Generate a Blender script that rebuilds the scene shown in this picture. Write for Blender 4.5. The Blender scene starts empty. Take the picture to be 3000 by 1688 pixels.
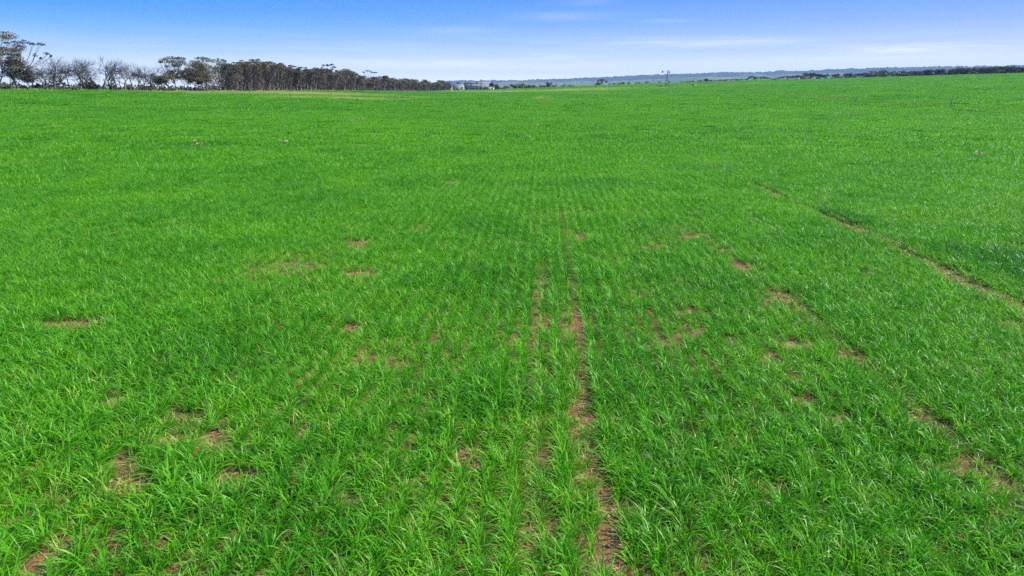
import bpy, bmesh, math, random
import numpy as np
from mathutils import Vector, Matrix

# ------------------------------------------------------------------ camera
F_PX, W_PX, H_PX, HOR = 2027.0, 3000.0, 1688.0, 259.0
EYE = 3.5
PITCH = math.atan((H_PX / 2 - HOR) / F_PX)
sc = bpy.context.scene
COL = sc.collection
cam_d = bpy.data.cameras.new('camera')
cam_d.sensor_width = 36.0
cam_d.lens = 36.0 * F_PX / W_PX
cam_d.clip_start, cam_d.clip_end = 0.1, 60000.0
cam = bpy.data.objects.new('camera', cam_d)
COL.objects.link(cam)
cam.location = (0, 0, EYE)
cam.rotation_euler = (math.radians(90) - PITCH, 0, 0)
sc.camera = cam

# ------------------------------------------------------------------ light and sky
SUN_EL, SUN_AZ = math.radians(42), math.radians(86)      # azimuth clockwise from +Y
SUN_VEC = Vector((math.sin(SUN_AZ) * math.cos(SUN_EL), math.cos(SUN_AZ) * math.cos(SUN_EL), math.sin(SUN_EL)))
sun_d = bpy.data.lights.new('sun', 'SUN')
sun_d.energy, sun_d.angle, sun_d.color = 2.2, math.radians(2.5), (1.0, 0.95, 0.86)
sun = bpy.data.objects.new('sun', sun_d)
COL.objects.link(sun)
sun.rotation_euler = SUN_VEC.to_track_quat('Z', 'Y').to_euler()
sc.view_settings.view_transform = 'Standard'
sc.view_settings.look = 'None'
sc.view_settings.gamma = 1.0
EXPOSURE = 1.9
sc.view_settings.exposure = EXPOSURE

HAZE, HAZE_TOP, HAZE_REACH = 9e-5, 275.0, 12500.0
HAZE_GLOW = (150, 195, 252)      # sRGB of deep haze, for setting the sky seen through it
SKY_STRENGTH = 0.09
# colour of the low sky by elevation in degrees (as it is seen, sRGB)
SKY_LOW = [(0.0, (226, 243, 252)), (1.0, (215, 237, 252)), (2.6, (187, 216, 254)), (4.6, (150, 192, 255)), (6.8, (112, 168, 255)), (9.5, (86, 150, 253)), (20.0, (40, 95, 215))]


def lin(c):
    return tuple(((v / 255 + 0.055) / 1.055) ** 2.4 if v > 10 else v / 255 / 12.92 for v in c)



class NT:
    """small helper round a node tree"""
    def __init__(self, tree):
        self.t = tree
        tree.nodes.clear()

    def n(self, kind, **kw):
        nd = self.t.nodes.new(kind)
        for k, v in kw.items():
            setattr(nd, k, v)
        return nd

    def link(self, a, b):
        self.t.links.new(a, b)

    def val(self, sock, v):
        if isinstance(v, bpy.types.NodeSocket):
            self.link(v, sock)
        else:
            sock.default_value = v

    def math(self, op, a, b=0.0, c=0.0, clamp=False):
        nd = self.n('ShaderNodeMath', operation=op, use_clamp=clamp)
        for i, v in enumerate((a, b, c)):
            self.val(nd.inputs[i], v)
        return nd.outputs[0]

    def mix(self, fac, a, b, blend='MIX'):
        nd = self.n('ShaderNodeMix', data_type='RGBA', blend_type=blend)
        self.val(nd.inputs[0], fac)
        for s, v in ((nd.inputs[6], a), (nd.inputs[7], b)):
            self.val(s, (*v, 1.0) if isinstance(v, tuple) and len(v) == 3 else v)
        return nd.outputs[2]

    def noise(self, vec, scale, detail=3.0, rough=0.55):
        nd = self.n('ShaderNodeTexNoise')
        if vec is not None:
            self.link(vec, nd.inputs['Vector'])
        nd.inputs['Scale'].default_value = scale
        nd.inputs['Detail'].default_value = detail
        nd.inputs['Roughness'].default_value = rough
        return nd.outputs[0]

    def ramp(self, fac, stops, interp='LINEAR'):
        nd = self.n('ShaderNodeValToRGB')
        cr = nd.color_ramp
        cr.interpolation = interp
        while len(cr.elements) < len(stops):
            cr.elements.new(0.5)
        for e, (p, c) in zip(cr.elements, stops):
            e.position = p
            e.color = (*c, 1.0) if len(c) == 3 else c
        self.link(fac, nd.inputs[0])
        return nd.outputs[0]

    def smooth(self, x, lo, hi):
        nd = self.n('ShaderNodeMapRange', interpolation_type='SMOOTHSTEP')
        self.val(nd.inputs[0], x)
        nd.inputs[1].default_value, nd.inputs[2].default_value = lo, hi
        return nd.outputs[0]

    def combine(self, x, y, z):
        nd = self.n('ShaderNodeCombineXYZ')
        for i, v in enumerate((x, y, z)):
            self.val(nd.inputs[i], v)
        return nd.outputs[0]


def px_dir(px, py):
    cx, cy = (px - W_PX / 2) / F_PX, (H_PX / 2 - py) / F_PX
    return (cx, math.cos(PITCH) + cy * math.sin(PITCH), -math.sin(PITCH) + cy * math.cos(PITCH))


def px_az_el(px, py):
    d = px_dir(px, py)
    return math.atan2(d[0], d[1]), math.atan2(d[2], math.hypot(d[0], d[1]))


world = bpy.data.worlds.new('World')
sc.world = world
world.use_nodes = True
wt = NT(world.node_tree)
sky = wt.n('ShaderNodeTexSky', sky_type='NISHITA')
sky.sun_disc = False
sky.sun_elevation, sky.sun_rotation = SUN_EL, SUN_AZ
sky.altitude, sky.air_density, sky.dust_density, sky.ozone_density = 100, 1.0, 0.6, 2.0
tc = wt.n('ShaderNodeTexCoord')
sep = wt.n('ShaderNodeSeparateXYZ')
wt.link(tc.outputs['Generated'], sep.inputs[0])
el = wt.math('MULTIPLY', wt.math('ARCSINE', sep.outputs[2]), 180 / math.pi)
az = wt.math('MULTIPLY', wt.math('ARCTAN2', sep.outputs[0], sep.outputs[1]), 180 / math.pi)
SKY_K = 1.0 / (SKY_STRENGTH * 2 ** EXPOSURE)


def above_haze(e, c):
    reach = min(HAZE_REACH, (HAZE_TOP - EYE) / max(math.sin(math.radians(e)), 1e-4))
    t = math.exp(-HAZE * reach)
    return tuple(max(0.02, (a - j * (1 - t)) / t) for a, j in zip(lin(c), lin(HAZE_GLOW)))


_sk = [(0.0, None), (0.75, None), (1.5, None), (2.6, None), (3.6, None), (4.6, None), (6.8, None), (9.5, None), (20.0, None)]
_se, _sc = [q[0] for q in SKY_LOW], np.array([q[1] for q in SKY_LOW], float)
low_sky = wt.ramp(wt.math('DIVIDE', el, 20.0, clamp=True), [(e / 20.0, above_haze(e, tuple(np.interp(e, _se, _sc[:, k]) for k in range(3)))) for e, _ in _sk])
# deeper blue away from the sun, paler towards it
side = wt.smooth(az, -40.0, 40.0)
low_sky = wt.mix(1.0, low_sky, wt.mix(wt.math('MULTIPLY', wt.smooth(el, 0.5, 6.0), wt.math('SUBTRACT', 1.0, side)), (1.06, 1.01, 1.0), (0.28, 0.82, 1.0)), 'MULTIPLY')
low_sky = wt.mix(1.0, low_sky, (SKY_K, SKY_K, SKY_K), 'MULTIPLY')
base = wt.mix(wt.smooth(el, 32.0, 12.0), sky.outputs[0], low_sky)
# thin cirrus streaks: long soft bands low over the horizon
streak = wt.noise(wt.combine(wt.math('MULTIPLY', az, 0.05), wt.math('MULTIPLY', wt.math('ADD', el, wt.math('MULTIPLY', az, 0.012)), 1.15), 3.1), 1.0, 5.0, 0.6)
wisps = wt.noise(wt.combine(wt.math('MULTIPLY', az, 0.16), wt.math('MULTIPLY', el, 2.6), 8.0), 1.0, 4.0, 0.62)
bands = None
for (bx0, bx1, by, bh, amt) in [(960, 1560, 187, 11, 0.75), (1560, 1780, 198, 7, 0.6), (1720, 2330, 130, 12, 0.32), (2430, 2960, 146, 9, 0.85),
                                (2250, 2990, 176, 8, 0.25), (1230, 1480, 88, 9, 0.10), (1520, 1800, 48, 11, 0.10), (1880, 2020, 62, 6, 0.12), (1540, 1760, 168, 10, 0.3), (1640, 1800, 8, 8, 0.12)]:
    a0, e0 = px_az_el(bx0, by)
    a1, _ = px_az_el(bx1, by)
    ac, aw = math.degrees((a0 + a1) / 2), math.degrees((a1 - a0) / 2)
    ew = math.degrees(bh / F_PX)
    ga = wt.math('POWER', wt.math('DIVIDE', wt.math('SUBTRACT', az, ac), aw), 2.0)
    ge = wt.math('POWER', wt.math('DIVIDE', wt.math('SUBTRACT', el, math.degrees(e0)), ew), 2.0)
    g = wt.math('MULTIPLY', wt.math('EXPONENT', wt.math('MULTIPLY', wt.math('ADD', ga, ge), -1.0)), amt)
    bands = g if bands is None else wt.math('ADD', bands, g)
low = wt.math('MULTIPLY', wt.smooth(el, 5.5, 1.0), 0.15)
cl = wt.math('ADD', bands, low)
cl = wt.math('MULTIPLY', cl, wt.math('ADD', wt.math('MULTIPLY', wt.smooth(streak, 0.36, 0.62), 0.8), wt.math('ADD', 0.3, wt.math('MULTIPLY', wt.smooth(wisps, 0.42, 0.66), 0.6))), clamp=True)
CLOUD = tuple(v * SKY_K * 1.45 for v in lin((238, 238, 248)))
final = wt.mix(cl, base, CLOUD)
bg = wt.n('ShaderNodeBackground')
wt.link(final, bg.inputs[0])
bg.inputs[1].default_value = SKY_STRENGTH
wo = wt.n('ShaderNodeOutputWorld')
wt.link(bg.outputs[0], wo.inputs[0])

sc.render.engine = 'CYCLES'
sc.cycles.max_bounces = 6
sc.cycles.diffuse_bounces = 3
sc.cycles.glossy_bounces = 2
sc.cycles.transmission_bounces = 3
sc.cycles.volume_bounces = 0
sc.cycles.use_adaptive_sampling = False
sc.cycles.transparent_max_bounces = 4
sc.cycles.use_denoising = False
sc.render.filter_size = 1.3
sc.cycles.use_fast_gi = False

# ------------------------------------------------------------------ noise + terrain
def hash2(ix, iy, seed):
    h = (ix.astype(np.int64) * 374761393 + iy.astype(np.int64) * 668265263 + seed * 974634541) & 0xFFFFFFFF
    h = ((h ^ (h >> 13)) * 1274126177) & 0xFFFFFFFF
    h = ((h ^ (h >> 16)) * 2246822519) & 0xFFFFFFFF
    return ((h ^ (h >> 15)) & 0xFFFFFF) / float(0xFFFFFF)


def vnoise(x, y, seed=0):
    x, y = np.asarray(x, float), np.asarray(y, float)
    ix, iy = np.floor(x), np.floor(y)
    fx, fy = x - ix, y - iy
    ux, uy = fx * fx * (3 - 2 * fx), fy * fy * (3 - 2 * fy)
    a, b = hash2(ix, iy, seed), hash2(ix + 1, iy, seed)
    c, d = hash2(ix, iy + 1, seed), hash2(ix + 1, iy + 1, seed)
    return (a * (1 - ux) + b * ux) * (1 - uy) + (c * (1 - ux) + d * ux) * uy


def fbm(x, y, seed=0, octv=3):
    s, a, t = 0.0, 1.0, 0.0
    for o in range(octv):
        s = s + a * vnoise(np.asarray(x) * 2 ** o, np.asarray(y) * 2 ** o, seed + o * 17)
        t += a
        a *= 0.5
    return s / t


EDGE = [(-300, 264, 205), (0, 265, 215), (150, 264.5, 220), (300, 266, 225), (420, 268.5, 230), (600, 269, 245), (740, 268, 265),
        (900, 267, 285), (1050, 267, 330), (1140, 268.5, 360), (1260, 268.3, 430), (1310, 266.5, 500), (1360, 264.5, 560), (1440, 262.5, 600),
        (1520, 260, 620), (1600, 257, 620), (1700, 252.5, 620), (1760, 250, 620), (1900, 245.3, 640), (2050, 240.5, 640), (2200, 236, 620),
        (2400, 232, 600), (2560, 227, 580), (2700, 223, 560), (2850, 218.5, 540), (3000, 214, 520), (3300, 206, 500)]
_ea, _ed, _ez = [], [], []
for (px, py, D) in EDGE:
    a, e = px_az_el(px, py)
    _ea.append(a); _ed.append(D); _ez.append(EYE + D * math.tan(e))
_ea.append(_ea[-1] + 0.8); _ed.append(450); _ez.append(0.0)
_ea.insert(0, _ea[0] - 0.8); _ed.insert(0, 220); _ez.insert(0, 0.0)
_ea, _ed, _ez = np.array(_ea), np.array(_ed), np.array(_ez)
AZ_FARM = px_az_el(1310, 266)[0]


def edge_r(a):
    return np.interp(a, _ea, _ed)


def terrain(x, y):
    x, y = np.asarray(x, float), np.asarray(y, float)
    r, a = np.hypot(x, y), np.arctan2(x, y)
    re, ze = np.interp(a, _ea, _ed), np.interp(a, _ea, _ez)
    t = np.clip((r - 30) / (re - 30), 0, 1)
    z = ze * t ** 1.6
    d = np.clip(r - re, 0, None)
    right = np.clip((a - AZ_FARM) / 0.12, 0, 1)
    slope, lim = 0.006 + 0.024 * right, 2.0 + 14.0 * right
    z = z - lim * (1 - np.exp(-d * slope / lim))
    amp = np.clip((r - 40) / 160, 0, 1) * np.clip((re - r) / 120, 0, 1)
    return z + amp * 0.5 * (fbm(x / 70 + 5, y / 70 + 9, 3, 2) - 0.5)


def tz(x, y):
    return float(terrain(np.array([x]), np.array([y]))[0])


def hit(px, py):
    """where the sight line of a pixel meets the paddock"""
    d = px_dir(px, py)
    h = math.hypot(d[0], d[1])
    ux, uy, s = d[0] / h, d[1] / h, d[2] / h
    rs = np.concatenate([np.linspace(2, 60, 600), np.linspace(60, 900, 3000)[1:]])
    z = EYE + rs * s - terrain(ux * rs, uy * rs)
    k = np.argmax(z <= 0)
    if z[k] > 0:
        k = int(np.argmin(z))
    r = rs[k]
    if k > 0 and z[k] <= 0 < z[k - 1]:
        r = rs[k - 1] + (rs[k] - rs[k - 1]) * z[k - 1] / (z[k - 1] - z[k])
    return (ux * r, uy * r, tz(ux * r, uy * r))


def at_range(px, D):
    """ground point on the bearing of a pixel column at D metres"""
    a = px_az_el(px, 255)[0]
    x, y = math.sin(a) * D, math.cos(a) * D
    return (x, y, tz(x, y))


def py_to_z(px, py, D):
    return EYE + D * math.tan(px_az_el(px, py)[1])


def m_per_px(D):
    return D / 2110.0

# ------------------------------------------------------------------ materials
def new_mat(name):
    m = bpy.data.materials.new(name)
    m.use_nodes = True
    nt = NT(m.node_tree)
    out = nt.n('ShaderNodeOutputMaterial')
    return m, nt, out


def simple_mat(name, c0, c1, scale=2.0, rough=0.8, metal=0.0, spec=0.3, translucent=0.0, detail=4.0, bump=0.0, lo=0.35, hi=0.65):
    m, nt, out = new_mat(name)
    tc = nt.n('ShaderNodeTexCoord')
    nz = nt.noise(tc.outputs['Object'], scale, detail, 0.6)
    col = nt.mix(nt.smooth(nz, lo, hi), c0, c1)
    p = nt.n('ShaderNodeBsdfPrincipled')
    nt.link(col, p.inputs['Base Color'])
    p.inputs['Roughness'].default_value = rough
    p.inputs['Metallic'].default_value = metal
    p.inputs['Specular IOR Level'].default_value = spec
    if bump:
        b = nt.n('ShaderNodeBump')
        b.inputs['Strength'].default_value = bump
        nt.link(nz, b.inputs['Height'])
        nt.link(b.outputs[0], p.inputs['Normal'])
    last = p.outputs[0]
    if translucent:
        tr = nt.n('ShaderNodeBsdfTranslucent')
        nt.link(col, tr.inputs[0])
        mx = nt.n('ShaderNodeMixShader')
        mx.inputs[0].default_value = translucent
        nt.link(last, mx.inputs[1]); nt.link(tr.outputs[0], mx.inputs[2])
        last = mx.outputs[0]
    nt.link(last, out.inputs[0])
    return m


def crop_mat():
    m, nt, out = new_mat('crop_leaf')
    tone = nt.n('ShaderNodeAttribute', attribute_type='INSTANCER', attribute_name='tone').outputs['Fac']
    dry = nt.n('ShaderNodeAttribute', attribute_type='INSTANCER', attribute_name='dry').outputs['Fac']
    uv = nt.n('ShaderNodeAttribute', attribute_type='GEOMETRY', attribute_name='leaf')
    sp = nt.n('ShaderNodeSeparateColor')
    nt.link(uv.outputs['Color'], sp.inputs[0])
    col = nt.ramp(tone, [(0.0, CROP_DARK), (0.5, CROP_MID), (1.0, CROP_LIGHT)])
    # single leaves differ; a few are yellowing
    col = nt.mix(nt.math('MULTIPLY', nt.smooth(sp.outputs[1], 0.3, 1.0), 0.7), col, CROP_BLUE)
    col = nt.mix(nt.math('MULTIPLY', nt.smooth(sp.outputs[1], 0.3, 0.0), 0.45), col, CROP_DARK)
    old = nt.math('MULTIPLY', nt.smooth(sp.outputs[1], 0.95, 1.0), 0.6)
    col = nt.mix(old, col, CROP_OLD)
    col = nt.mix(dry, col, CROP_DRY)
    p = nt.n('ShaderNodeBsdfPrincipled')
    nt.link(col, p.inputs['Base Color'])
    p.inputs['Roughness'].default_value = 0.4
    p.inputs['Specular IOR Level'].default_value = 0.22
    tr = nt.n('ShaderNodeBsdfTranslucent')
    nt.link(nt.mix(1.0, col, (1.0, 1.15, 0.6), 'MULTIPLY'), tr.inputs[0])
    mx = nt.n('ShaderNodeMixShader')
    mx.inputs[0].default_value = 0.4
    nt.link(p.outputs[0], mx.inputs[1]); nt.link(tr.outputs[0], mx.inputs[2])
    nt.link(mx.outputs[0], out.inputs[0])
    return m


CROP_DARK, CROP_MID, CROP_LIGHT = (0.046, 0.205, 0.006), (0.106, 0.36, 0.008), (0.195, 0.45, 0.012)
CROP_BLUE, CROP_OLD, CROP_DRY = (0.066, 0.30, 0.018), (0.40, 0.36, 0.11), (0.52, 0.50, 0.17)


def ground_mat():
    m, nt, out = new_mat('paddock_soil')
    g = nt.n('ShaderNodeNewGeometry')
    pos = g.outputs['Position']
    big, mid, fine = nt.noise(pos, 0.35, 3), nt.noise(pos, 3.0, 4, 0.65), nt.noise(pos, 28.0, 4, 0.7)
    soil = nt.mix(nt.smooth(mid, 0.3, 0.7), (0.160, 0.070, 0.031), (0.255, 0.126, 0.060))
    soil = nt.mix(nt.math('MULTIPLY', nt.smooth(fine, 0.42, 0.7), 0.55), soil, (0.34, 0.205, 0.11))
    soil = nt.mix(nt.math('MULTIPLY', nt.smooth(fine, 0.5, 0.3), 0.5), soil, (0.085, 0.045, 0.025))
    straw = nt.noise(pos, 9.0, 5, 0.75)
    soil = nt.mix(nt.math('MULTIPLY', nt.smooth(straw, 0.56, 0.66), 0.4), soil, (0.27, 0.21, 0.11))
    soil = nt.mix(nt.math('MULTIPLY', nt.smooth(big, 0.45, 0.7), 0.3), soil, (0.15, 0.15, 0.05))
    # farther paddocks lie under short pasture
    v = nt.n('ShaderNodeVectorMath', operation='LENGTH')
    nt.link(pos, v.inputs[0])
    dist = v.outputs['Value']
    pn, pn2 = nt.noise(pos, 0.02, 4, 0.6), nt.noise(pos, 0.3, 4, 0.65)
    past = nt.mix(nt.smooth(pn, 0.35, 0.65), (0.040, 0.17, 0.012), (0.060, 0.20, 0.015))
    past = nt.mix(nt.math('MULTIPLY', nt.smooth(pn2, 0.5, 0.72), 0.35), past, (0.04, 0.17, 0.02))
    plain = nt.mix(nt.smooth(pn, 0.4, 0.6), (0.05, 0.14, 0.03), (0.14, 0.19, 0.07))
    past = nt.mix(nt.smooth(dist, 640, 900), past, plain)
    col = nt.mix(nt.smooth(dist, 25, 60), soil, past)
    p = nt.n('ShaderNodeBsdfPrincipled')
    nt.link(col, p.inputs['Base Color'])
    p.inputs['Roughness'].default_value = 0.95
    p.inputs['Specular IOR Level'].default_value = 0.15
    b = nt.n('ShaderNodeBump')
    b.inputs['Strength'].default_value = 1.0
    b.inputs['Distance'].default_value = 0.035
    nt.link(nt.math('ADD', nt.math('MULTIPLY', mid, 2.0), fine), b.inputs['Height'])
    nt.link(b.outputs[0], p.inputs['Normal'])
    nt.link(p.outputs[0], out.inputs[0])
    return m


def hill_mat():
    m, nt, out = new_mat('hill_cover')
    g = nt.n('ShaderNodeNewGeometry')
    pos = g.outputs['Position']
    att = nt.n('ShaderNodeAttribute', attribute_type='GEOMETRY', attribute_name='wood')
    n1, n2, n3 = nt.noise(pos, 0.0022, 4, 0.6), nt.noise(pos, 0.009, 4, 0.7), nt.noise(pos, 0.0009, 2)
    past = nt.mix(nt.smooth(n1, 0.4, 0.6), (0.085, 0.125, 0.07), (0.15, 0.16, 0.11))
    f = nt.math('ADD', nt.math('ADD', att.outputs['Fac'], nt.math('MULTIPLY', n1, 0.9)), nt.math('MULTIPLY', n2, 0.8))
    wood = nt.smooth(f, 1.22, 1.34)
    col = nt.mix(wood, past, nt.mix(nt.smooth(n2, 0.35, 0.65), (0.020, 0.032, 0.020), (0.045, 0.06, 0.035)))
    p = nt.n('ShaderNodeBsdfPrincipled')
    nt.link(col, p.inputs['Base Color'])
    p.inputs['Roughness'].default_value = 1.0
    p.inputs['Specular IOR Level'].default_value = 0.0
    nt.link(p.outputs[0], out.inputs[0])
    return m


M = {}
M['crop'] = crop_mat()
M['ground'] = ground_mat()
M['hills'] = hill_mat()
M['bark_pale'] = simple_mat('pale_bark', (0.36, 0.31, 0.28), (0.16, 0.13, 0.11), 1.5, 0.9)
M['bark_dark'] = simple_mat('dark_bark', (0.10, 0.082, 0.075), (0.05, 0.042, 0.04), 1.5, 0.9)
M['twig_grey'] = simple_mat('grey_twig', (0.085, 0.075, 0.077), (0.055, 0.048, 0.05), 0.6, 0.95)
M['twig_brown'] = simple_mat('brown_twig', (0.13, 0.092, 0.075), (0.21, 0.155, 0.13), 0.5, 0.95)
M['leaf_dark'] = simple_mat('dark_gum_leaf', (0.055, 0.060, 0.042), (0.125, 0.112, 0.070), 0.9, 0.6, translucent=0.15)
M['leaf_olive'] = simple_mat('olive_gum_leaf', (0.095, 0.086, 0.042), (0.18, 0.14, 0.065), 0.7, 0.6, translucent=0.15)
M['leaf_brown'] = simple_mat('browning_gum_leaf', (0.125, 0.078, 0.050), (0.070, 0.060, 0.038), 0.5, 0.7, translucent=0.15)
M['shrub'] = simple_mat('shrub_leaf', (0.050, 0.060, 0.034), (0.11, 0.11, 0.06), 0.9, 0.7, translucent=0.1)
M['dry_grass'] = simple_mat('dry_grass', (0.48, 0.46, 0.18), (0.30, 0.36, 0.10), 0.8, 0.8, translucent=0.2)
M['rough_grass'] = simple_mat('rough_grass', (0.24, 0.40, 0.05), (0.15, 0.31, 0.03), 0.8, 0.8, translucent=0.3)
M['scrub'] = simple_mat('scrub_leaf', (0.04, 0.05, 0.03), (0.075, 0.075, 0.045), 0.2, 0.9)
M['stone'] = simple_mat('limestone', (0.36, 0.26, 0.18), (0.24, 0.13, 0.08), 14, 0.9, bump=0.4)
M['post'] = simple_mat('weathered_timber', (0.30, 0.25, 0.20), (0.13, 0.10, 0.08), 5, 0.9)
M['post_grey'] = simple_mat('silver_timber', (0.50, 0.47, 0.43), (0.16, 0.13, 0.11), 4, 0.9)
M['steel'] = simple_mat('galvanised_steel', (0.16, 0.17, 0.19), (0.08, 0.085, 0.095), 2, 0.5, metal=0.4)
M['wire'] = simple_mat('fence_wire', (0.25, 0.23, 0.22), (0.15, 0.13, 0.12), 3, 0.6, metal=0.6)
M['roof'] = simple_mat('corrugated_iron', (0.135, 0.145, 0.165), (0.185, 0.195, 0.21), 0.35, 0.55, metal=0.1)
M['wall_cream'] = simple_mat('cream_wall', (0.33, 0.30, 0.255), (0.25, 0.225, 0.19), 0.5, 0.85)
M['wall_grey'] = simple_mat('grey_iron_wall', (0.20, 0.205, 0.22), (0.27, 0.275, 0.29), 0.5, 0.6)
M['white_paint'] = simple_mat('white_paint', (0.52, 0.50, 0.46), (0.42, 0.40, 0.36), 0.6, 0.7)
M['dark_void'] = simple_mat('dark_doors_and_inner_shade', (0.025, 0.022, 0.02), (0.045, 0.04, 0.035), 1.0, 0.9)  # near-black for doors; inner shade painted in at open gable and hut doorway
M['hay'] = simple_mat('hay_bale', (0.40, 0.33, 0.20), (0.28, 0.22, 0.13), 1.0, 0.95)
M['rust'] = simple_mat('rusty_iron', (0.36, 0.24, 0.21), (0.28, 0.16, 0.12), 1.2, 0.8)
M['yellow_rust'] = simple_mat('ochre_iron', (0.48, 0.36, 0.14), (0.36, 0.22, 0.10), 1.5, 0.8)
M['petal'] = simple_mat('cream_petal', (0.50, 0.48, 0.26), (0.40, 0.38, 0.18), 8, 0.8, translucent=0.2)
M['weed'] = simple_mat('weed_leaf', (0.09, 0.28, 0.03), (0.15, 0.33, 0.05), 6, 0.7, translucent=0.25)

# ------------------------------------------------------------------ mesh helpers
class MB:
    """collects pieces and builds them as one mesh object"""
    def __init__(self):
        self.v, self.f, self.n = [], [], 0

    def add(self, v, f):
        v = np.asarray(v, float).reshape(-1, 3)
        f = np.asarray(f, int)
        self.v.append(v); self.f.append(f + self.n); self.n += len(v)

    def box(self, x0, x1, y0, y1, z0, z1):
        v = [(x, y, z) for z in (z0, z1) for (x, y) in ((x0, y0), (x1, y0), (x1, y1), (x0, y1))]
        self.add(v, [(3, 2, 1, 0), (4, 5, 6, 7), (0, 1, 5, 4), (1, 2, 6, 5), (2, 3, 7, 6), (3, 0, 4, 7)])

    def tube(self, pts, rad, sides=5, cap=True):
        pts = [Vector(p) for p in pts]
        vs, fs = [], []
        for i, p in enumerate(pts):
            d = (pts[min(i + 1, len(pts) - 1)] - pts[max(i - 1, 0)]).normalized()
            a = d.orthogonal().normalized()
            if abs(d.z) > 0.3:
                a = (Vector((1, 0, 0)) - d * d.x).normalized()
            b = d.cross(a)
            r = rad[i] if hasattr(rad, '__len__') else rad
            for k in range(sides):
                t = 2 * math.pi * k / sides
                vs.append(p + a * (r * math.cos(t)) + b * (r * math.sin(t)))
        for i in range(len(pts) - 1):
            for k in range(sides):
                k2 = (k + 1) % sides
                fs.append((i * sides + k, i * sides + k2, (i + 1) * sides + k2, (i + 1) * sides + k))
        n0 = len(vs)
        if cap:
            vs.append(pts[0]); vs.append(pts[-1])
            e = (len(pts) - 1) * sides
            for k in range(sides):
                k2 = (k + 1) % sides
                fs.append((n0, k2, k, k)); fs.append((n0 + 1, e + k, e + k2, e + k2))
        self.add([tuple(v) for v in vs], fs)

    def leaves(self, c, size, rng, flat=0.0, aspect=0.55):
        c = np.asarray(c, float)
        n = len(c)
        size = np.broadcast_to(np.asarray(size, float), (n,))
        u = rng.normal(size=(n, 3)); u[:, 2] *= (1 - flat)
        u /= np.linalg.norm(u, axis=1)[:, None]
        w = rng.normal(size=(n, 3))
        w -= u * (w * u).sum(1)[:, None]
        w /= np.linalg.norm(w, axis=1)[:, None]
        a, b = u * size[:, None] * 0.5, w * (size * aspect)[:, None] * 0.5
        v = np.stack([c - a, c + b, c + a, c - b], 1).reshape(-1, 3)
        self.add(v, np.arange(4 * n).reshape(n, 4))

    def build(self, name, mat, parent=None, loc=None, smooth=False):
        v = np.concatenate(self.v) if self.v else np.zeros((0, 3))
        f = np.concatenate([x if x.shape[1] == 4 else np.hstack([x, x[:, -1:]]) for x in self.f])
        me = bpy.data.meshes.new(name)
        tri = f[:, 2] == f[:, 3]
        quads, tris = f[~tri], f[tri][:, :3]
        ntot = len(quads) * 4 + len(tris) * 3
        me.vertices.add(len(v)); me.vertices.foreach_set('co', v.ravel())
        me.loops.add(ntot)
        me.loops.foreach_set('vertex_index', np.concatenate([quads.ravel(), tris.ravel()]).astype(np.int32))
        me.polygons.add(len(quads) + len(tris))
        st = np.concatenate([np.arange(len(quads)) * 4, len(quads) * 4 + np.arange(len(tris)) * 3]).astype(np.int32)
        me.polygons.foreach_set('loop_start', st)
        if smooth:
            me.polygons.foreach_set('use_smooth', np.ones(len(st), bool))
        me.update(calc_edges=True)
        me.materials.append(mat)
        o = bpy.data.objects.new(name, me)
        COL.objects.link(o)
        if parent is not None:
            o.parent = parent
        if loc is not None:
            o.location = loc
        return o


def tag(o, label, cat, group=None):
    o['label'], o['category'] = label, cat
    if group:
        o['group'] = group
    return o


def thing(name, label, cat, loc, rotz=0.0, group=None):
    o = bpy.data.objects.new(name, None)
    o.empty_display_size = 0.3
    COL.objects.link(o)
    o.location = loc
    o.rotation_euler = (0, 0, rotz)
    return tag(o, label, cat, group)


def copy_thing(src, loc, rotz, scale, label, group):
    r = src.copy(); COL.objects.link(r)
    r.location, r.rotation_euler, r.scale = loc, (0, 0, rotz), scale
    tag(r, label, src['category'], group)
    for ch in src.children:
        if ch.name not in COL.objects:
            continue
        c = ch.copy(); COL.objects.link(c); c.parent = r
    return r

# ------------------------------------------------------------------ ground and hills
def polar_sheet(name, az_list, r_list, zfun, mat, attr=None, centre=False):
    A, R = np.meshgrid(az_list, r_list, indexing='ij')
    X, Y = np.sin(A) * R, np.cos(A) * R
    Z = zfun(X, Y)
    na, nr = A.shape
    idx = np.arange(na * nr).reshape(na, nr)
    q = np.stack([idx[:-1, :-1], idx[1:, :-1], idx[1:, 1:], idx[:-1, 1:]], -1).reshape(-1, 4)[:, ::-1]
    mb = MB()
    mb.add(np.stack([X, Y, Z], -1).reshape(-1, 3), q)
    o = mb.build(name, mat, smooth=True)
    if attr is not None:
        at = o.data.attributes.new('wood', 'FLOAT', 'POINT')
        at.data.foreach_set('value', attr(X, Y, Z).ravel().astype(np.float32))
    return o


az_in = np.radians(np.arange(-46, 46.01, 0.3))
az_out = np.radians(np.arange(46, 314.01, 4.0))
az_all = np.concatenate([az_in, az_out[1:]])
r_g = np.concatenate([[0.01], np.linspace(1, 60, 30), np.geomspace(63, 1000, 110), np.geomspace(1050, 12000, 26)])
ground = polar_sheet('ground', az_all, r_g, terrain, M['ground'])
ground['kind'] = 'structure'

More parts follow.
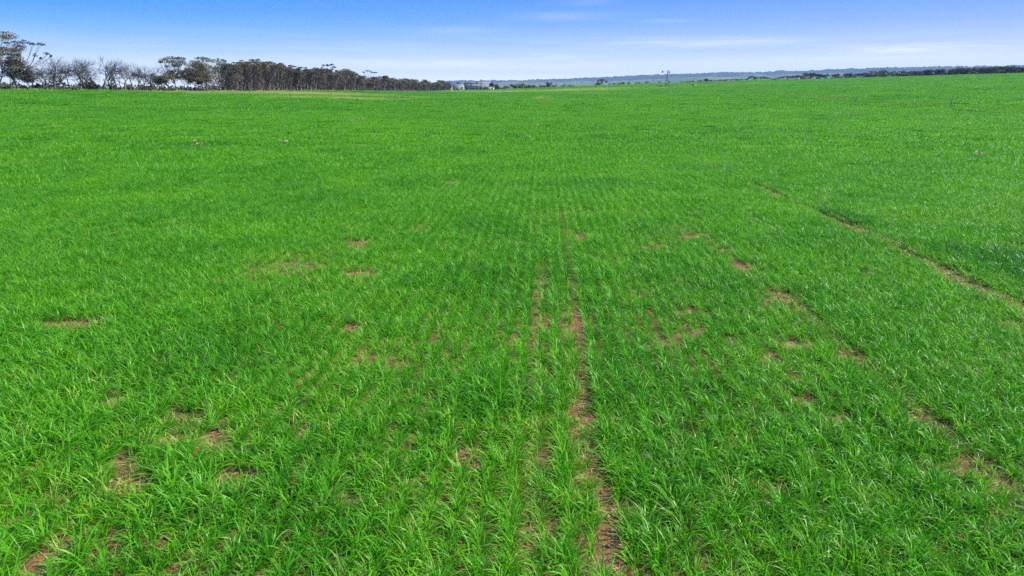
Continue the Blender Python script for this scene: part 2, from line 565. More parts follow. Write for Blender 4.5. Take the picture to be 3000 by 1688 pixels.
RIDGE = [(900, 262), (1100, 256), (1240, 247), (1300, 240.5), (1340, 236.5), (1365, 236), (1400, 238), (1440, 237.5), (1460, 236.8), (1540, 236), (1600, 233.5), (1700, 230),
         (1760, 228), (1820, 224.5), (1880, 221.5), (1960, 218.5), (2050, 216), (2130, 212), (2160, 212.6), (2180, 213.5), (2220, 211.5), (2262, 211.5), (2285, 208),
         (2310, 208.8), (2350, 208), (2420, 205), (2460, 203.3), (2520, 202), (2560, 201), (2600, 199), (2700, 196.8), (2800, 195.5), (2900, 194.5), (3000, 191), (3300, 184), (3700, 178)]
R_RIDGE = 6500.0
_ra = np.array([px_az_el(p, q)[0] for p, q in RIDGE])
_rz = np.array([EYE + R_RIDGE * math.tan(px_az_el(p, q)[1]) for p, q in RIDGE])


def hill_z(x, y):
    r, a = np.hypot(x, y), np.arctan2(x, y)
    top = np.interp(a, _ra, _rz)
    t = np.clip((r - 1500) / (R_RIDGE - 1500), 0, 1)
    z = -14 + (top + 14) * (0.35 * t + 0.65 * t ** 2.2)
    bump = (fbm(x / 900, y / 900, 21, 4) - 0.5) * 2
    z = z + bump * 55 * np.sin(math.pi * np.clip(t, 0, 1)) * np.clip((top - EYE) / 90, 0.0, 1)
    over = np.clip((r - R_RIDGE) / 2500, 0, 1)
    z = z - over * (top + 30) * 0.8
    trees = fbm(x / 26, y / 26, 51, 2) - 0.42
    z = z + np.clip(trees, 0, 1) * 22 * np.clip((t - 0.55) / 0.3, 0, 1)
    return z


def hill_wood(x, y, z):
    r = np.hypot(x, y)
    t = (r - 1500) / (R_RIDGE - 1500)
    return np.clip((t - 0.35) / 0.6, 0, 1) * 0.75


az_h = np.radians(np.arange(-18, 44, 0.07))
r_h = np.concatenate([np.linspace(1500, 5600, 50), np.linspace(5650, 6700, 24), np.linspace(6900, 9000, 8)])
hills = polar_sheet('hills', az_h, r_h, hill_z, M['hills'], attr=hill_wood)
hills['kind'] = 'structure'

# ------------------------------------------------------------------ the crop: leaf by leaf
rs = np.random.default_rng(7)
ROW_AZ = px_az_el(1593, 259)[0]
ROW_DIR = np.array([math.sin(ROW_AZ), math.cos(ROW_AZ)])
ROW_NRM = np.array([math.cos(ROW_AZ), -math.sin(ROW_AZ)])

# bare places, each (pixel x, pixel y, half length across, half depth): turned into spots on the soil
BARE = [(215, 955, 75, 13), (250, 962, 40, 10), (1062, 806, 42, 11), (341, 1180, 30, 14), (503, 1230, 26, 14), (592, 1226, 30, 12), (568, 1250, 40, 12),
        (633, 1290, 48, 22), (621, 1330, 40, 18), (527, 1295, 34, 14), (373, 1364, 38, 18), (388, 1425, 55, 24), (706, 1410, 42, 24), (174, 1612, 42, 26),
        (105, 1675, 60, 22), (195, 1465, 26, 14), (499, 1580, 26, 12), (341, 1607, 24, 12), (1373, 1352, 26, 22), (2038, 1278, 30, 14),
        (1848, 1510, 26, 20), (2116, 737, 26, 10), (2178, 786, 24, 14), (2306, 873, 24, 14), (2339, 1014, 26, 14), (2505, 1060, 34, 18), (2700, 1240, 40, 22),
        (2141, 1001, 24, 10), (2994, 728, 34, 10), (2542, 807, 22, 8), (2020, 699, 24, 8), (2025, 919, 34, 10), (1048, 715, 34, 8), (1044, 966, 30, 12),
        (1288, 1001, 20, 10), (1173, 1075, 40, 16), (817, 960, 24, 8), (1322, 537, 20, 4), (1698, 699, 18, 14), (1905, 730, 22, 8), (2760, 1250, 34, 20), (1215, 1420, 24, 12),
        (2470, 1235, 30, 12), (2350, 1180, 22, 10), (1020, 1480, 26, 16), (2250, 1440, 24, 18), (890, 1260, 20, 8), (1490, 1010, 12, 10)]
TRACKS = [([(1634, 520), (1640, 574), (1655, 680), (1675, 800), (1690, 930), (1700, 1000), (1712, 1110), (1725, 1230), (1745, 1370), (1765, 1450), (1785, 1530), (1800, 1688)], 0.07, 0.92),
          ([(1592, 780), (1578, 900), (1570, 1000), (1565, 1100), (1560, 1180), (1560, 1340), (1558, 1420), (1556, 1560), (1552, 1688)], 0.05, 0.58),
          ([(1735, 333), (1850, 379), (1980, 437), (2085, 489), (2190, 530), (2283, 579), (2458, 652), (2563, 699), (2749, 786), (2843, 841), (3000, 906), (3300, 1045)], 0.17, 0.95),
          ([(2060, 690), (2116, 737), (2178, 790), (2306, 880), (2400, 960), (2505, 1060), (2720, 1240), (3000, 1480)], 0.065, 0.45)]
TALL = [(2462, 640, 42, 16), (2930, 775, 90, 34), (2030, 592, 40, 10), (2280, 720, 60, 14), (2780, 640, 60, 12), (1180, 535, 60, 10), (1450, 660, 70, 14), (2620, 1270, 90, 40), (160, 1290, 60, 40), (1800, 1150, 60, 40),
        (1960, 1440, 60, 60), (560, 1380, 50, 40), (2000, 560, 50, 8), (2560, 585, 70, 8), (2150, 820, 40, 16), (1330, 820, 120, 30), (1480, 1160, 120, 50)]


def spot(px, py, rx, ry):
    a, b, c, d = hit(px, py), hit(px + rx, py), hit(px, py - ry), hit(px, py + ry)
    return a[0], a[1], math.hypot(b[0] - a[0], b[1] - a[1]), max(0.1, 0.5 * math.hypot(c[0] - d[0], c[1] - d[1]))


BARE_W = [spot(b[0], b[1], b[2] * 0.95, b[3] * (0.8 if b[1] < 1100 else 1.1)) for b in BARE]
TALL_W = [spot(*b) for b in TALL]
TUSSOCK_W = TALL_W[:2]
TRACK_W = [([hit(*p)[:2] for p in pts], w, s) for pts, w, s in TRACKS]


def blob_mask(x, y, blobs, soft=0.5):
    m = np.zeros_like(x)
    wob = 0.75 + 0.5 * fbm(x * 2.1, y * 2.1, 77, 2)
    for (cx, cy, rx, ry) in blobs:
        near = (np.abs(x - cx) < 3 * rx) & (np.abs(y - cy) < 3 * ry)
        if near.any():
            q = np.sqrt(((x[near] - cx) / rx) ** 2 + ((y[near] - cy) / ry) ** 2) / wob[near]
            m[near] = np.maximum(m[near], np.clip((1 + soft - q) / soft, 0, 1))
    return m


def track_mask(x, y):
    m = np.zeros_like(x)
    for pts, w, strength in TRACK_W:
        best = np.full_like(x, 99.0)
        for (x0, y0), (x1, y1) in zip(pts[:-1], pts[1:]):
            dx, dy = x1 - x0, y1 - y0
            t = np.clip(((x - x0) * dx + (y - y0) * dy) / (dx * dx + dy * dy), 0, 1)
            best = np.minimum(best, np.hypot(x - x0 - t * dx, y - y0 - t * dy))
        r = np.hypot(x, y)
        ww = w * (0.75 + 0.5 * vnoise(x * 1.3, y * 1.3, 31)) * np.clip(1.6 - r / 28, 0.8, 1.2)
        gap = np.clip((vnoise(x * 0.55 + 9, y * 0.55, 13) - 0.18) * 4, 0, 1)
        m = np.maximum(m, np.clip((ww * 1.35 - best) / (ww * 0.35), 0, 1) * strength * (0.75 + 0.25 * gap))
    return m


def blade_set(rng, n, L0, L1, width, spread, segs, out):
    """n arching leaves of one young cereal plant; appends (verts, quads, leaf colour)"""
    for _ in range(n):
        L = rng.uniform(L0, L1)
        a = rng.uniform(0, 2 * math.pi)
        lean = rng.uniform(0.2, spread)
        curl = rng.uniform(0.7, 2.3) * (1.3 if rng.random() < 0.3 else 1.0)
        w = width * rng.uniform(0.7, 1.25)
        base = np.array([rng.normal(0, 0.012), rng.normal(0, 0.012), -0.01])
        tw = rng.uniform(-0.9, 0.9)
        side0 = np.array([-math.sin(a), math.cos(a), 0.0])
        p = base.copy()
        ang = lean
        vs = []
        for s in range(segs + 1):
            t = s / segs
            d = np.array([math.cos(a) * math.sin(ang), math.sin(a) * math.sin(ang), math.cos(ang)])
            nrm = np.cross(d, side0)
            sd = side0 * math.cos(tw * t) + nrm * math.sin(tw * t)
            ww = w * (0.55 + 0.9 * t if t < 0.4 else (0.91 * (1 - t) / 0.6 + 0.04))
            vs += [p - sd * ww * 0.5, p + sd * ww * 0.5]
            ang = min(lean + curl * (t + 0.5 / segs) ** 1.5, 2.5)
            a += rng.normal(0, 0.05)
            p = p + d * (L / segs)
        out.append((np.array(vs), rng.random()))


def leaf_mesh(name, leaves, segs, mat):
    nl = len(leaves)
    V = np.concatenate([l[0] for l in leaves])
    per = 2 * (segs + 1)
    q = []
    for s in range(segs):
        q.append((2 * s, 2 * s + 1, 2 * s + 3, 2 * s + 2))
    Q = (np.array(q)[None] + (np.arange(nl) * per)[:, None, None]).reshape(-1, 4)
    mb = MB(); mb.add(V, Q)
    o = mb.build(name, mat, smooth=True)
    COL.objects.unlink(o)
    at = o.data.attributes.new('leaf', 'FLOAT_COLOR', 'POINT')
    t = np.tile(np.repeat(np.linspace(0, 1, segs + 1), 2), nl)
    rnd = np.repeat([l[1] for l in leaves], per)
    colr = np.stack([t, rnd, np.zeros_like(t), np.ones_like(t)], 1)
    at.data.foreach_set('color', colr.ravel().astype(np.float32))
    return o


lib = bpy.data.collections.new('crop_plants')
N_NEAR, N_MID, N_FAR = 12, 8, 6
for i in range(N_NEAR):
    lv = []
    blade_set(rs, int(rs.integers(14, 22)), 0.115, 0.265, 0.0105, 1.0, 6, lv)
    lib.objects.link(leaf_mesh('a_plant_%02d' % i, lv, 6, M['crop']))


def patch(n_plants, size, blades, L0, L1, width, segs, row=None):
    out = []
    for _ in range(n_plants):
        lv = []
        blade_set(rs, blades, L0, L1, width, 0.8, segs, lv)
        off = np.array([rs.uniform(-size / 2, size / 2), rs.uniform(-size / 2, size / 2), 0])
        k = rs.uniform(0.5, 1.35)
        if row:
            off[0] = (math.floor(off[0] / row) + 0.5) * row + rs.normal(0, 0.065)
        out += [(v * k + off, c) for v, c in lv]
    return out


for i in range(N_MID):
    lib.objects.link(leaf_mesh('b_patch_%02d' % i, patch(84, 1.41, 11, 0.12, 0.25, 0.017, 3, 0.235), 3, M['crop']))
for i in range(N_FAR):
    lib.objects.link(leaf_mesh('c_patch_%02d' % i, patch(190, 3.5, 9, 0.14, 0.28, 0.04, 2), 2, M['crop']))

# paler, drier places of the crop farther out (pixel centre and half axes)
PALE = [(700, 271, 300, 3.0, .6), (880, 275, 130, 3.0, .85), (1010, 289, 150, 4, .65), (1090, 294, 90, 2.5, .4), (1390, 267, 120, 1.6, .45), (1500, 268.5, 90, 1.8, .65), (1600, 266.5, 110, 3.2, .85), (1690, 266, 70, 2.6, .7),
        (1740, 265, 80, 2.2, .6), (1730, 275, 30, 1.6, .5), (1900, 259, 60, 1.6, .55), (1840, 261, 60, 1.2, .4), (1595, 284, 9, 2.6, .55), (1593, 290, 10, 3, .6), (1035, 355, 40, 5, .3), (590, 430, 26, 5, .2),
        (1540, 408, 14, 4, .25), (1180, 286, 110, 2, .3), (1960, 256, 40, 1.2, .5), (2150, 247, 90, 1.3, .35), (2250, 243, 60, 1, .3), (2240, 268, 40, 1.6, .15), (2340, 280, 50, 2.2, .18), (2450, 293, 60, 2.4, .15), (2620, 309, 80, 2, .12)]
PALE_W = []
for (px, py, rx, ry, s) in PALE:
    cx, cy, wx, wy = spot(px, py, rx, ry)
    PALE_W.append((cx, cy, min(wx, 60), min(wy, 32), s))


def pale_mask(x, y):
    m = np.zeros_like(x)
    brk = np.clip((fbm(x * 0.18, y * 0.10, 91, 3) - 0.36) * 5, 0, 1)
    for cx, cy, wx, wy, s in PALE_W:
        ca, sa = math.cos(math.atan2(cx, cy)), math.sin(math.atan2(cx, cy))
        u = (x - cx) * ca - (y - cy) * sa
        v = (x - cx) * sa + (y - cy) * ca
        q = (u / wx) ** 2 + (v / wy) ** 2
        m = np.maximum(m, s * np.clip(1.35 - q, 0, 1) * (0.3 + 0.7 * brk))
    return m


def crop_points():
    P, S, T, D, I, E = [], [], [], [], [], []
    half = math.radians(39)
    # --- single plants in drill rows out to 46 m
    SP = 0.235
    for k in range(int(-44 / SP), int(44 / SP)):
        u = k * SP
        n = int(54 / 0.034)
        v = np.arange(n) * 0.034 + rs.uniform(-0.03, 0.03, n) + 0.5
        uu = u + rs.normal(0, 0.043, n) + 0.03 * (vnoise(v * 0.3, np.full(n, k * 3.7), 5) - 0.5)
        x, y = ROW_DIR[0] * v + ROW_NRM[0] * uu, ROW_DIR[1] * v + ROW_NRM[1] * uu
        r, a = np.hypot(x, y), np.arctan2(x, y)
        marg = np.arctan2(3.2, r)
        ok = (r > 1.6) & (r < 47) & (np.abs(a) < half + marg)
        x, y, r = x[ok], y[ok], r[ok]
        if not len(x):
            continue
        P.append(np.stack([x, y], 1))
        I.append(rs.integers(0, N_NEAR, len(x)))
    xy = np.concatenate(P)
    idx = np.concatenate(I)
    x, y = xy[:, 0], xy[:, 1]
    r = np.hypot(x, y)
    bare = np.maximum(blob_mask(x, y, BARE_W), track_mask(x, y))
    vig = 0.45 * fbm(x * 0.9, y * 0.7, 41, 2) + 0.25 * fbm(x * 0.22, y * 0.22, 43, 2) + 0.3 * fbm(x * 2.6, y * 2.6, 45, 2)
    thin = np.clip((0.36 - vig) * 5, 0, 0.5) * np.clip(1.3 - r / 30, 0.2, 1)
    tall = blob_mask(x, y, TALL_W, 0.8)
    keep_p = (1 - 0.84 * bare) * (1 - thin)
    keep = rs.random(len(x)) < keep_p
    # fade into the patches
    keep &= rs.random(len(x)) < np.clip((47 - r) / 15, 0, 1)
    # thin out the farthest singles: they overlap anyway
    x, y, r, idx, bare, vig, tall, thin = [q[keep] for q in (x, y, r, idx, bare, vig, tall, thin)]
    s = (0.5 + 1.1 * vig + 0.25 * tall) * rs.uniform(0.72, 1.22, len(x)) * (1 - 0.35 * bare)
    s *= 1 + 0.12 * np.clip((r - 10) / 30, 0, 1)
    tone = np.clip(0.52 + 0.8 * (fbm(x * 0.5, y * 0.35, 61, 3) - 0.5) + 0.5 * (0.5 - vig) + rs.normal(0, 0.2, len(x)) - 0.15 * tall - 0.7 * blob_mask(x, y, TUSSOCK_W, 0.5), 0, 1)
    dry = np.clip(0.45 * bare + 0.22 * thin + np.where(rs.random(len(x)) < 0.03, 0.35, 0), 0, 1)
    out = [(x, y, s, tone, dry, idx, 0.16)]
    # --- patches beyond
    for (r0, r1, fade, dens, first, cnt, wmin) in [(27, 132, 15, 1.5, N_NEAR, N_MID, 0.7), (102, 660, 14, 0.28, N_NEAR + N_MID, N_FAR, 0.7)]:
        amax = half + 0.05
        area = amax * (r1 * r1 - r0 * r0)
        n = int(area * dens)
        rr = np.sqrt(rs.uniform(r0 * r0, r1 * r1, n))
        aa = rs.uniform(-amax, amax, n)
        keep = rs.random(n) < np.clip((rr - r0) / fade, 0, 1)
        if r1 < 200:
            keep &= rs.random(n) < np.clip((r1 - rr) / 14, 0, 1)
        keep &= rr < edge_r(aa) - 1.5
        rr, aa = rr[keep], aa[keep]
        x, y = np.sin(aa) * rr, np.cos(aa) * rr
        if r1 < 200:      # keep to the drill rows
            u, v = x * ROW_NRM[0] + y * ROW_NRM[1], x * ROW_DIR[0] + y * ROW_DIR[1]
            u = np.round(u / 0.705) * 0.705
            x, y = ROW_NRM[0] * u + ROW_DIR[0] * v, ROW_NRM[1] * u + ROW_DIR[1] * v
        vig = 0.6 * fbm(x * 0.35, y * 0.25, 41, 3) + 0.4 * fbm(x * 0.06, y * 0.06, 43, 2)
        tm = track_mask(x, y) if r1 < 200 else np.zeros_like(x)
        keep = rs.random(len(x)) < (1 - 0.3 * np.clip((0.36 - vig) * 6, 0, 1)) * (1 - 0.8 * tm)
        x, y, vig = x[keep], y[keep], vig[keep]
        s = (0.75 + 0.6 * vig) * rs.uniform(0.62, 1.3, len(x))
        tone = np.clip(0.56 + 0.6 * (fbm(x * 0.11, y * 0.07, 61, 4) - 0.5) + 0.5 * (0.5 - vig) + rs.normal(0, 0.2, len(x)), 0, 1)
        dry = np.clip(pale_mask(x, y) + np.where(rs.random(len(x)) < 0.012, 0.25, 0), 0, 0.9)
        out.append((x, y, s, tone, dry, first + rs.integers(0, cnt, len(x)), 0.03))
    return out


def crop_object():
    parts = crop_points()
    x, y, s, tone, dry, idx = [np.concatenate([p[i] for p in parts]) for i in range(6)]
    tilt = np.concatenate([np.full(len(p[0]), p[6]) for p in parts])
    n = len(x)
    z = terrain(x, y)
    turn = rs.uniform(0, 2 * math.pi, n)
    rows = (idx >= N_NEAR) & (idx < N_NEAR + N_MID)
    turn[rows] = -ROW_AZ + math.pi * rs.integers(0, 2, int(rows.sum()))
    rot = np.stack([rs.normal(0, 1, n) * tilt, rs.normal(0, 1, n) * tilt, turn], 1)
    me = bpy.data.meshes.new('crop')
    me.vertices.add(n)
    me.vertices.foreach_set('co', np.stack([x, y, z], 1).ravel())
    for nm, typ, key, data in (('tone', 'FLOAT', 'value', tone), ('dry', 'FLOAT', 'value', dry), ('size', 'FLOAT', 'value', s),
                               ('pick', 'INT', 'value', idx), ('turn', 'FLOAT_VECTOR', 'vector', rot)):
        at = me.attributes.new(nm, typ, 'POINT')
        at.data.foreach_set(key, data.ravel().astype(np.int32 if typ == 'INT' else np.float32))
    o = bpy.data.objects.new('crop', me)
    COL.objects.link(o)
    o['kind'] = 'stuff'
    ng = bpy.data.node_groups.new('sow_crop', 'GeometryNodeTree')
    ng.interface.new_socket('Geometry', in_out='INPUT', socket_type='NodeSocketGeometry')
    ng.interface.new_socket('Geometry', in_out='OUTPUT', socket_type='NodeSocketGeometry')
    N = ng.nodes
    gi, go = N.new('NodeGroupInput'), N.new('NodeGroupOutput')
    m2p = N.new('GeometryNodeMeshToPoints')
    ip = N.new('GeometryNodeInstanceOnPoints')
    ci = N.new('GeometryNodeCollectionInfo')
    ci.inputs[0].default_value = lib
    ci.inputs['Separate Children'].default_value = True
    ci.inputs['Reset Children'].default_value = True
    L = ng.links.new
    L(gi.outputs[0], m2p.inputs[0]); L(m2p.outputs[0], ip.inputs['Points']); L(ci.outputs[0], ip.inputs['Instance'])
    ip.inputs['Pick Instance'].default_value = True

    def named(nm, typ):
        q = N.new('GeometryNodeInputNamedAttribute'); q.data_type = typ
        q.inputs['Name'].default_value = nm
        return q.outputs[0]
    L(named('pick', 'INT'), ip.inputs['Instance Index'])
    L(named('size', 'FLOAT'), ip.inputs['Scale'])
    L(named('turn', 'FLOAT_VECTOR'), ip.inputs['Rotation'])
    L(ip.outputs[0], go.inputs[0])
    md = o.modifiers.new('sow', 'NODES')
    md.node_group = ng
    return o, n


crop, n_crop = crop_object()
print('crop plants and patches:', n_crop)
# ------------------------------------------------------------------ trees
def grow(rng, stems, levels, kids, lean, wob, up, base_r, fork=0.5):
    """branching skeleton in a unit space: list of (points, radii, level) and the twig tips"""
    segs, tips = [], []

    def branch(p, d, L, r, lev):
        pts, rad = [p.copy()], [r]
        d = d.copy()
        n = 4 if lev == 0 else 3
        for i in range(n):
            d = d + rng.normal(0, wob, 3) + np.array([0, 0, up * (0.5 if lev == 0 else 1.0)])
            d /= np.linalg.norm(d)
            p = p + d * (L / n)
            pts.append(p.copy()); rad.append(r * (1 - 0.45 * (i + 1) / n))
            if lev > 0 and lev < levels and i < n - 1 and rng.random() < 0.45:
                side(p, d, L * rng.uniform(0.5, 0.75), r * 0.45, lev + 1)
        segs.append((pts, rad, lev))
        if lev >= levels:
            tips.append(p)
            return
        for _ in range(int(rng.integers(kids[0], kids[1] + 1))):
            side(p, d, L * rng.uniform(0.58, 0.85), rad[-1] * rng.uniform(0.6, 0.85), lev + 1)

    def side(p, d, L, r, lev):
        v = rng.normal(0, 1, 3)
        v -= d * (v @ d)
        v /= np.linalg.norm(v) + 1e-6
        branch(p, d * math.cos(fork) + v * math.sin(fork) * rng.uniform(0.7, 1.3), L, r, lev)

    for s in range(stems):
        a = rng.uniform(0, 2 * math.pi)
        sp = rng.uniform(0.1, 0.4) if stems > 1 else 0.05
        d = np.array([math.cos(a) * sp + lean[0], math.sin(a) * sp + lean[1], 1.0])
        branch(np.array([math.cos(a) * 0.02 * stems, math.sin(a) * 0.02 * stems, -0.02]), d / np.linalg.norm(d), rng.uniform(0.36, 0.48), base_r * rng.uniform(0.8, 1.1), 0)
    return segs, np.array(tips)


def tree(name, label, cat, group, loc, H, spread, seed, stems=2, levels=4, kids=(2, 3), lean=(0.0, 0.0), wob=0.12, up=0.05, fork=0.5, girth=0.022,
         bark='bark_dark', twig='twig_grey', leaf=None, plates=0.6, crown_from=0.55, plate_r=1.1, leaf_n=34, leaf_size=0.36, flat=0.3, mass=0, mass_mat='twig_brown', mass_top=0.75, thick=1.0, tw_min=0.016, pads=None, D=None, fans=0):
    rng = np.random.default_rng(seed)
    segs, tips = grow(rng, stems, levels, kids, lean, wob, up, girth, fork)
    hi = max(p[2] for pts, _, _ in segs for p in pts)
    ex = max(0.05, np.percentile([abs(p[0]) for pts, _, _ in segs for p in pts], 96))
    ey = max(0.05, np.percentile([abs(p[1]) for pts, _, _ in segs for p in pts], 96))
    S = np.array([spread / ex, spread / max(ey, ex * 0.8), H / hi])
    root = thing(name, label, cat, loc, 0.0, group)
    tr, tw, tw2 = MB(), MB(), MB()
    for pts, rad, lev in segs:
        P = [p * S for p in pts]
        R = [max(r * H, 0.012) * thick for r in rad]
        if lev <= 1:
            tr.tube(P, R, 5 if lev == 0 else 4)
        else:
            tw.tube(P, [max(q, tw_min) for q in R], 3, cap=False)
    tr.build('trunk', M[bark], root)
    if mass:
        n = mass
        a, q = rng.uniform(0, 2 * math.pi, n), np.sqrt(rng.uniform(0, 1, n))
        zc = rng.uniform(0.0, mass_top, n)
        wid = spread * (0.55 + 0.55 * np.clip(zc / 0.5, 0, 1))
        c = np.stack([np.cos(a) * q * wid + lean[0] * zc * H * 0.6, np.abs(np.sin(a)) * q * wid + 0.25, zc * H], 1)
        d = np.stack([rng.normal(0, 0.45, n) + np.cos(a) * 0.35, rng.normal(0, 0.45, n) + np.sin(a) * 0.35, rng.uniform(0.3, 1.0, n)], 1)
        d /= np.linalg.norm(d, axis=1)[:, None]
        Ln = rng.uniform(0.5, 1.5, n)[:, None]
        w = np.cross(d, rng.normal(size=(n, 3))); w /= np.linalg.norm(w, axis=1)[:, None]
        w *= rng.uniform(0.03, 0.085, n)[:, None]
        v = np.stack([c - w, c + w, c + d * Ln + w * 0.4, c + d * Ln - w * 0.4], 1).reshape(-1, 3)
        tw.add(v, np.arange(4 * n).reshape(n, 4))
    if fans:
        T = np.repeat(tips * S, fans, 0)
        d = T / np.linalg.norm(T, axis=1)[:, None] * 0.6 + rng.normal(0, 0.5, T.shape) + np.array([lean[0] * 0.8, 0, 0.35])
        d /= np.linalg.norm(d, axis=1)[:, None]
        w = np.cross(d, rng.normal(size=T.shape)); w *= 0.014 / np.linalg.norm(w, axis=1)[:, None]
        d *= rng.uniform(0.5, 1.6, (len(T), 1))
        tw.add(np.stack([T - w, T + w, T + d + w * 0.3, T + d - w * 0.3], 1).reshape(-1, 3), np.arange(4 * len(T)).reshape(-1, 4))
    if tw.v:
        tw.build('branches', M[mass_mat if mass else twig], root)
    if leaf and (len(tips) or pads):
        T = tips * S
        cr = MB()
        for (qx, qy, qw, qh) in pads or []:
            Dp = D + rng.uniform(-1.0, 1.0) * 0.018 * D
            az_ = px_az_el(qx, qy)[0]
            c = np.array([math.sin(az_) * Dp, math.cos(az_) * Dp, py_to_z(qx, qy, Dp)]) - np.array(loc)
            m_ = m_per_px(Dp)
            a_, h_ = qw * 0.5 * m_, qh * 0.5 * m_
            k = int(34 + 30 * a_ * (a_ + h_))
            u = rng.normal(0, 1, (k, 3)); u /= np.linalg.norm(u, axis=1)[:, None]
            u *= rng.uniform(0.25, 1.0, (k, 1)) ** 0.5
            g = u * np.array([a_, a_ * 0.8, h_])
            g += np.stack([rng.normal(0, 0.12 * a_, k), rng.normal(0, 0.1 * a_, k), h_ * (0.25 - 0.5 * u[:, 0] ** 2)], 1)
            cr.leaves(c + g, rng.uniform(0.7, 1.35, k) * leaf_size, rng, 0.3)
            # the limb that carries it
            st_ = np.array([lean[0] * H * 0.12, 0, H * rng.uniform(0.22, 0.4)])
            if c[2] > st_[2] + 0.5:
                mid_ = st_ * 0.45 + c * 0.55 + np.array([rng.normal(0, 0.3), rng.normal(0, 0.3), -0.06 * H])
                tw2.tube([st_, mid_, c + np.array([0, 0, -h_ * 0.5])], [0.075, 0.045, 0.025], 4)
                for _ in range(3):
                    tw2.tube([mid_, c + rng.normal(0, 0.35, 3) * np.array([a_, a_, h_])], [0.035, 0.016], 3, cap=False)
        zrel = T[:, 2] / H if len(T) else np.zeros(0)
        for i in np.argsort(-zrel):
            if zrel[i] < crown_from or rng.random() > plates:
                continue
            pr = plate_r * rng.uniform(0.6, 1.35)
            k = int(leaf_n * rng.uniform(0.7, 1.3))
            g = rng.normal(0, 0.5, (k, 3)) * np.array([pr, pr, pr * flat])
            g[:, 2] -= 0.22 * (g[:, 0] ** 2 + g[:, 1] ** 2) / pr
            cr.leaves(T[i] + g, rng.uniform(0.7, 1.3, k) * leaf_size, rng, 0.35)
        if cr.v:
            cr.build('crown', M[leaf], root)
        if tw2.v:
            tw2.build('limbs', M[bark], root)
    return root


def plant_tree(px, top, spread_px, D=None, base_py=None, set_back=1.5, **kw):
    """stand a tree on the bearing of its foot; its height follows from where its top shows"""
    if D is None:
        D = float(edge_r(px_az_el(px, 262)[0])) + set_back
    loc = at_range(px, D)
    H = py_to_z(px, top, D) - loc[2]
    kw.setdefault('plate_r', 1.1)
    return tree(loc=loc, H=H, spread=spread_px * m_per_px(D), D=D, **kw)


WB = 'trees of the windbreak on the left'
GUM, DEAD = 'gum_tree', 'bare_tree'
# open, living gums and bare windswept trees at the left end
plant_tree(-12, 97, 62, name=GUM, label='tallest gum, cut by the left edge of the picture, with stacked flat leaf pads', cat='tree', group=WB, seed=11, stems=2, levels=4, leaf='leaf_olive', plates=0.12, crown_from=0.3, plate_r=1.7, leaf_n=75, flat=0.24, bark='bark_dark', pads=[(12, 103, 54, 15), (26, 111, 36, 10), (-15, 112, 50, 22), (8, 143, 26, 8), (33, 146, 17, 8), (5, 160, 20, 10), (5, 186, 36, 16), (20, 200, 30, 14), (8, 220, 30, 16), (-8, 240, 26, 18), (-25, 150, 40, 20)])
plant_tree(62, 119, 62, name=GUM, label='open gum with small scattered leaf pads, right beside the tallest gum at the left edge', cat='tree', group=WB, seed=23, stems=3, levels=4, leaf='leaf_dark', plates=0.05, crown_from=0.6, plate_r=1.25, leaf_n=60, flat=0.26, lean=(0.08, 0), pads=[(52, 134, 24, 9), (53, 143, 22, 10), (46, 150, 20, 7), (53, 161, 16, 8), (70, 124, 30, 10), (95, 129, 17, 6), (119, 130, 24, 8), (26, 160, 14, 6), (136, 158, 15, 6), (149, 165, 7, 5), (103, 163, 12, 9), (120, 171, 9, 5), (42, 123, 15, 5), (22, 126, 16, 5), (60, 190, 18, 8), (38, 205, 24, 12), (55, 222, 24, 14)])
plant_tree(30, 168, 40, set_back=4, name=GUM, label='short dark leafy gum under the tallest gum at the left edge', cat='tree', group=WB, seed=31, stems=3, levels=4, leaf='leaf_dark', plates=0.5, crown_from=0.25, plate_r=1.0, leaf_n=40, flat=0.4)
for (px, top, sp, ln, seed, lab) in [
        (118, 178, 40, 0.25, 41, 'bare leaning tree next right of the open leafy gums at the left end'),
        (152, 166, 42, 0.1, 42, 'bare tree with dark forked stems, second right of the open leafy gums'),
        (203, 178, 46, -0.5, 43, 'low bare windswept tree whose limbs sweep far to the left'),
        (258, 170, 40, -0.45, 44, 'bare tree leaning left with a brushy raised tip'),
        (297, 168, 42, -0.15, 45, 'bare fan shaped tree on three pale stems, broadest of the leafless trees'),
        (322, 184, 34, 0.2, 46, 'bare tree with crooked limbs just right of the pale stemmed fan shaped one'),
        (363, 183, 34, 0.15, 47, 'bare tree on one short pale trunk, right of the crooked one'),
        (394, 186, 30, -0.1, 48, 'bare twisted tree just left of a pair of straight bare stems'),
        (412, 189, 30, 0.1, 49, 'bare tree with upright twigs, second left of the olive leafy bush'),
        (447, 188, 32, -0.25, 50, 'bare tree rising behind the olive leafy bush')]:
    plant_tree(px, top, sp * 1.25, name=DEAD, label=lab, cat='tree', group=WB, seed=seed, stems=3 if seed in (45, 42, 43) else 2, levels=4, kids=(2, 3), lean=(ln, 0), wob=0.15, up=0.02, fork=0.5, girth=0.028, thick=1.45, tw_min=0.028, fans=2,
               bark='bark_pale' if seed in (45, 47) else 'bark_dark', twig='twig_grey')
for i, px in enumerate((88, 176, 232, 340, 428)):
    plant_tree(px, 196 + 4 * (i % 3), 30, set_back=9, name=DEAD, label='low bare tree in the second rank behind the leafless trees', cat='tree', group='low bare trees behind the leafless ones', seed=150 + i, stems=3, levels=4, kids=(2, 3), lean=(0.2 * (-1) ** i, 0), wob=0.18, fork=0.5, girth=0.026, thick=1.15, tw_min=0.026)
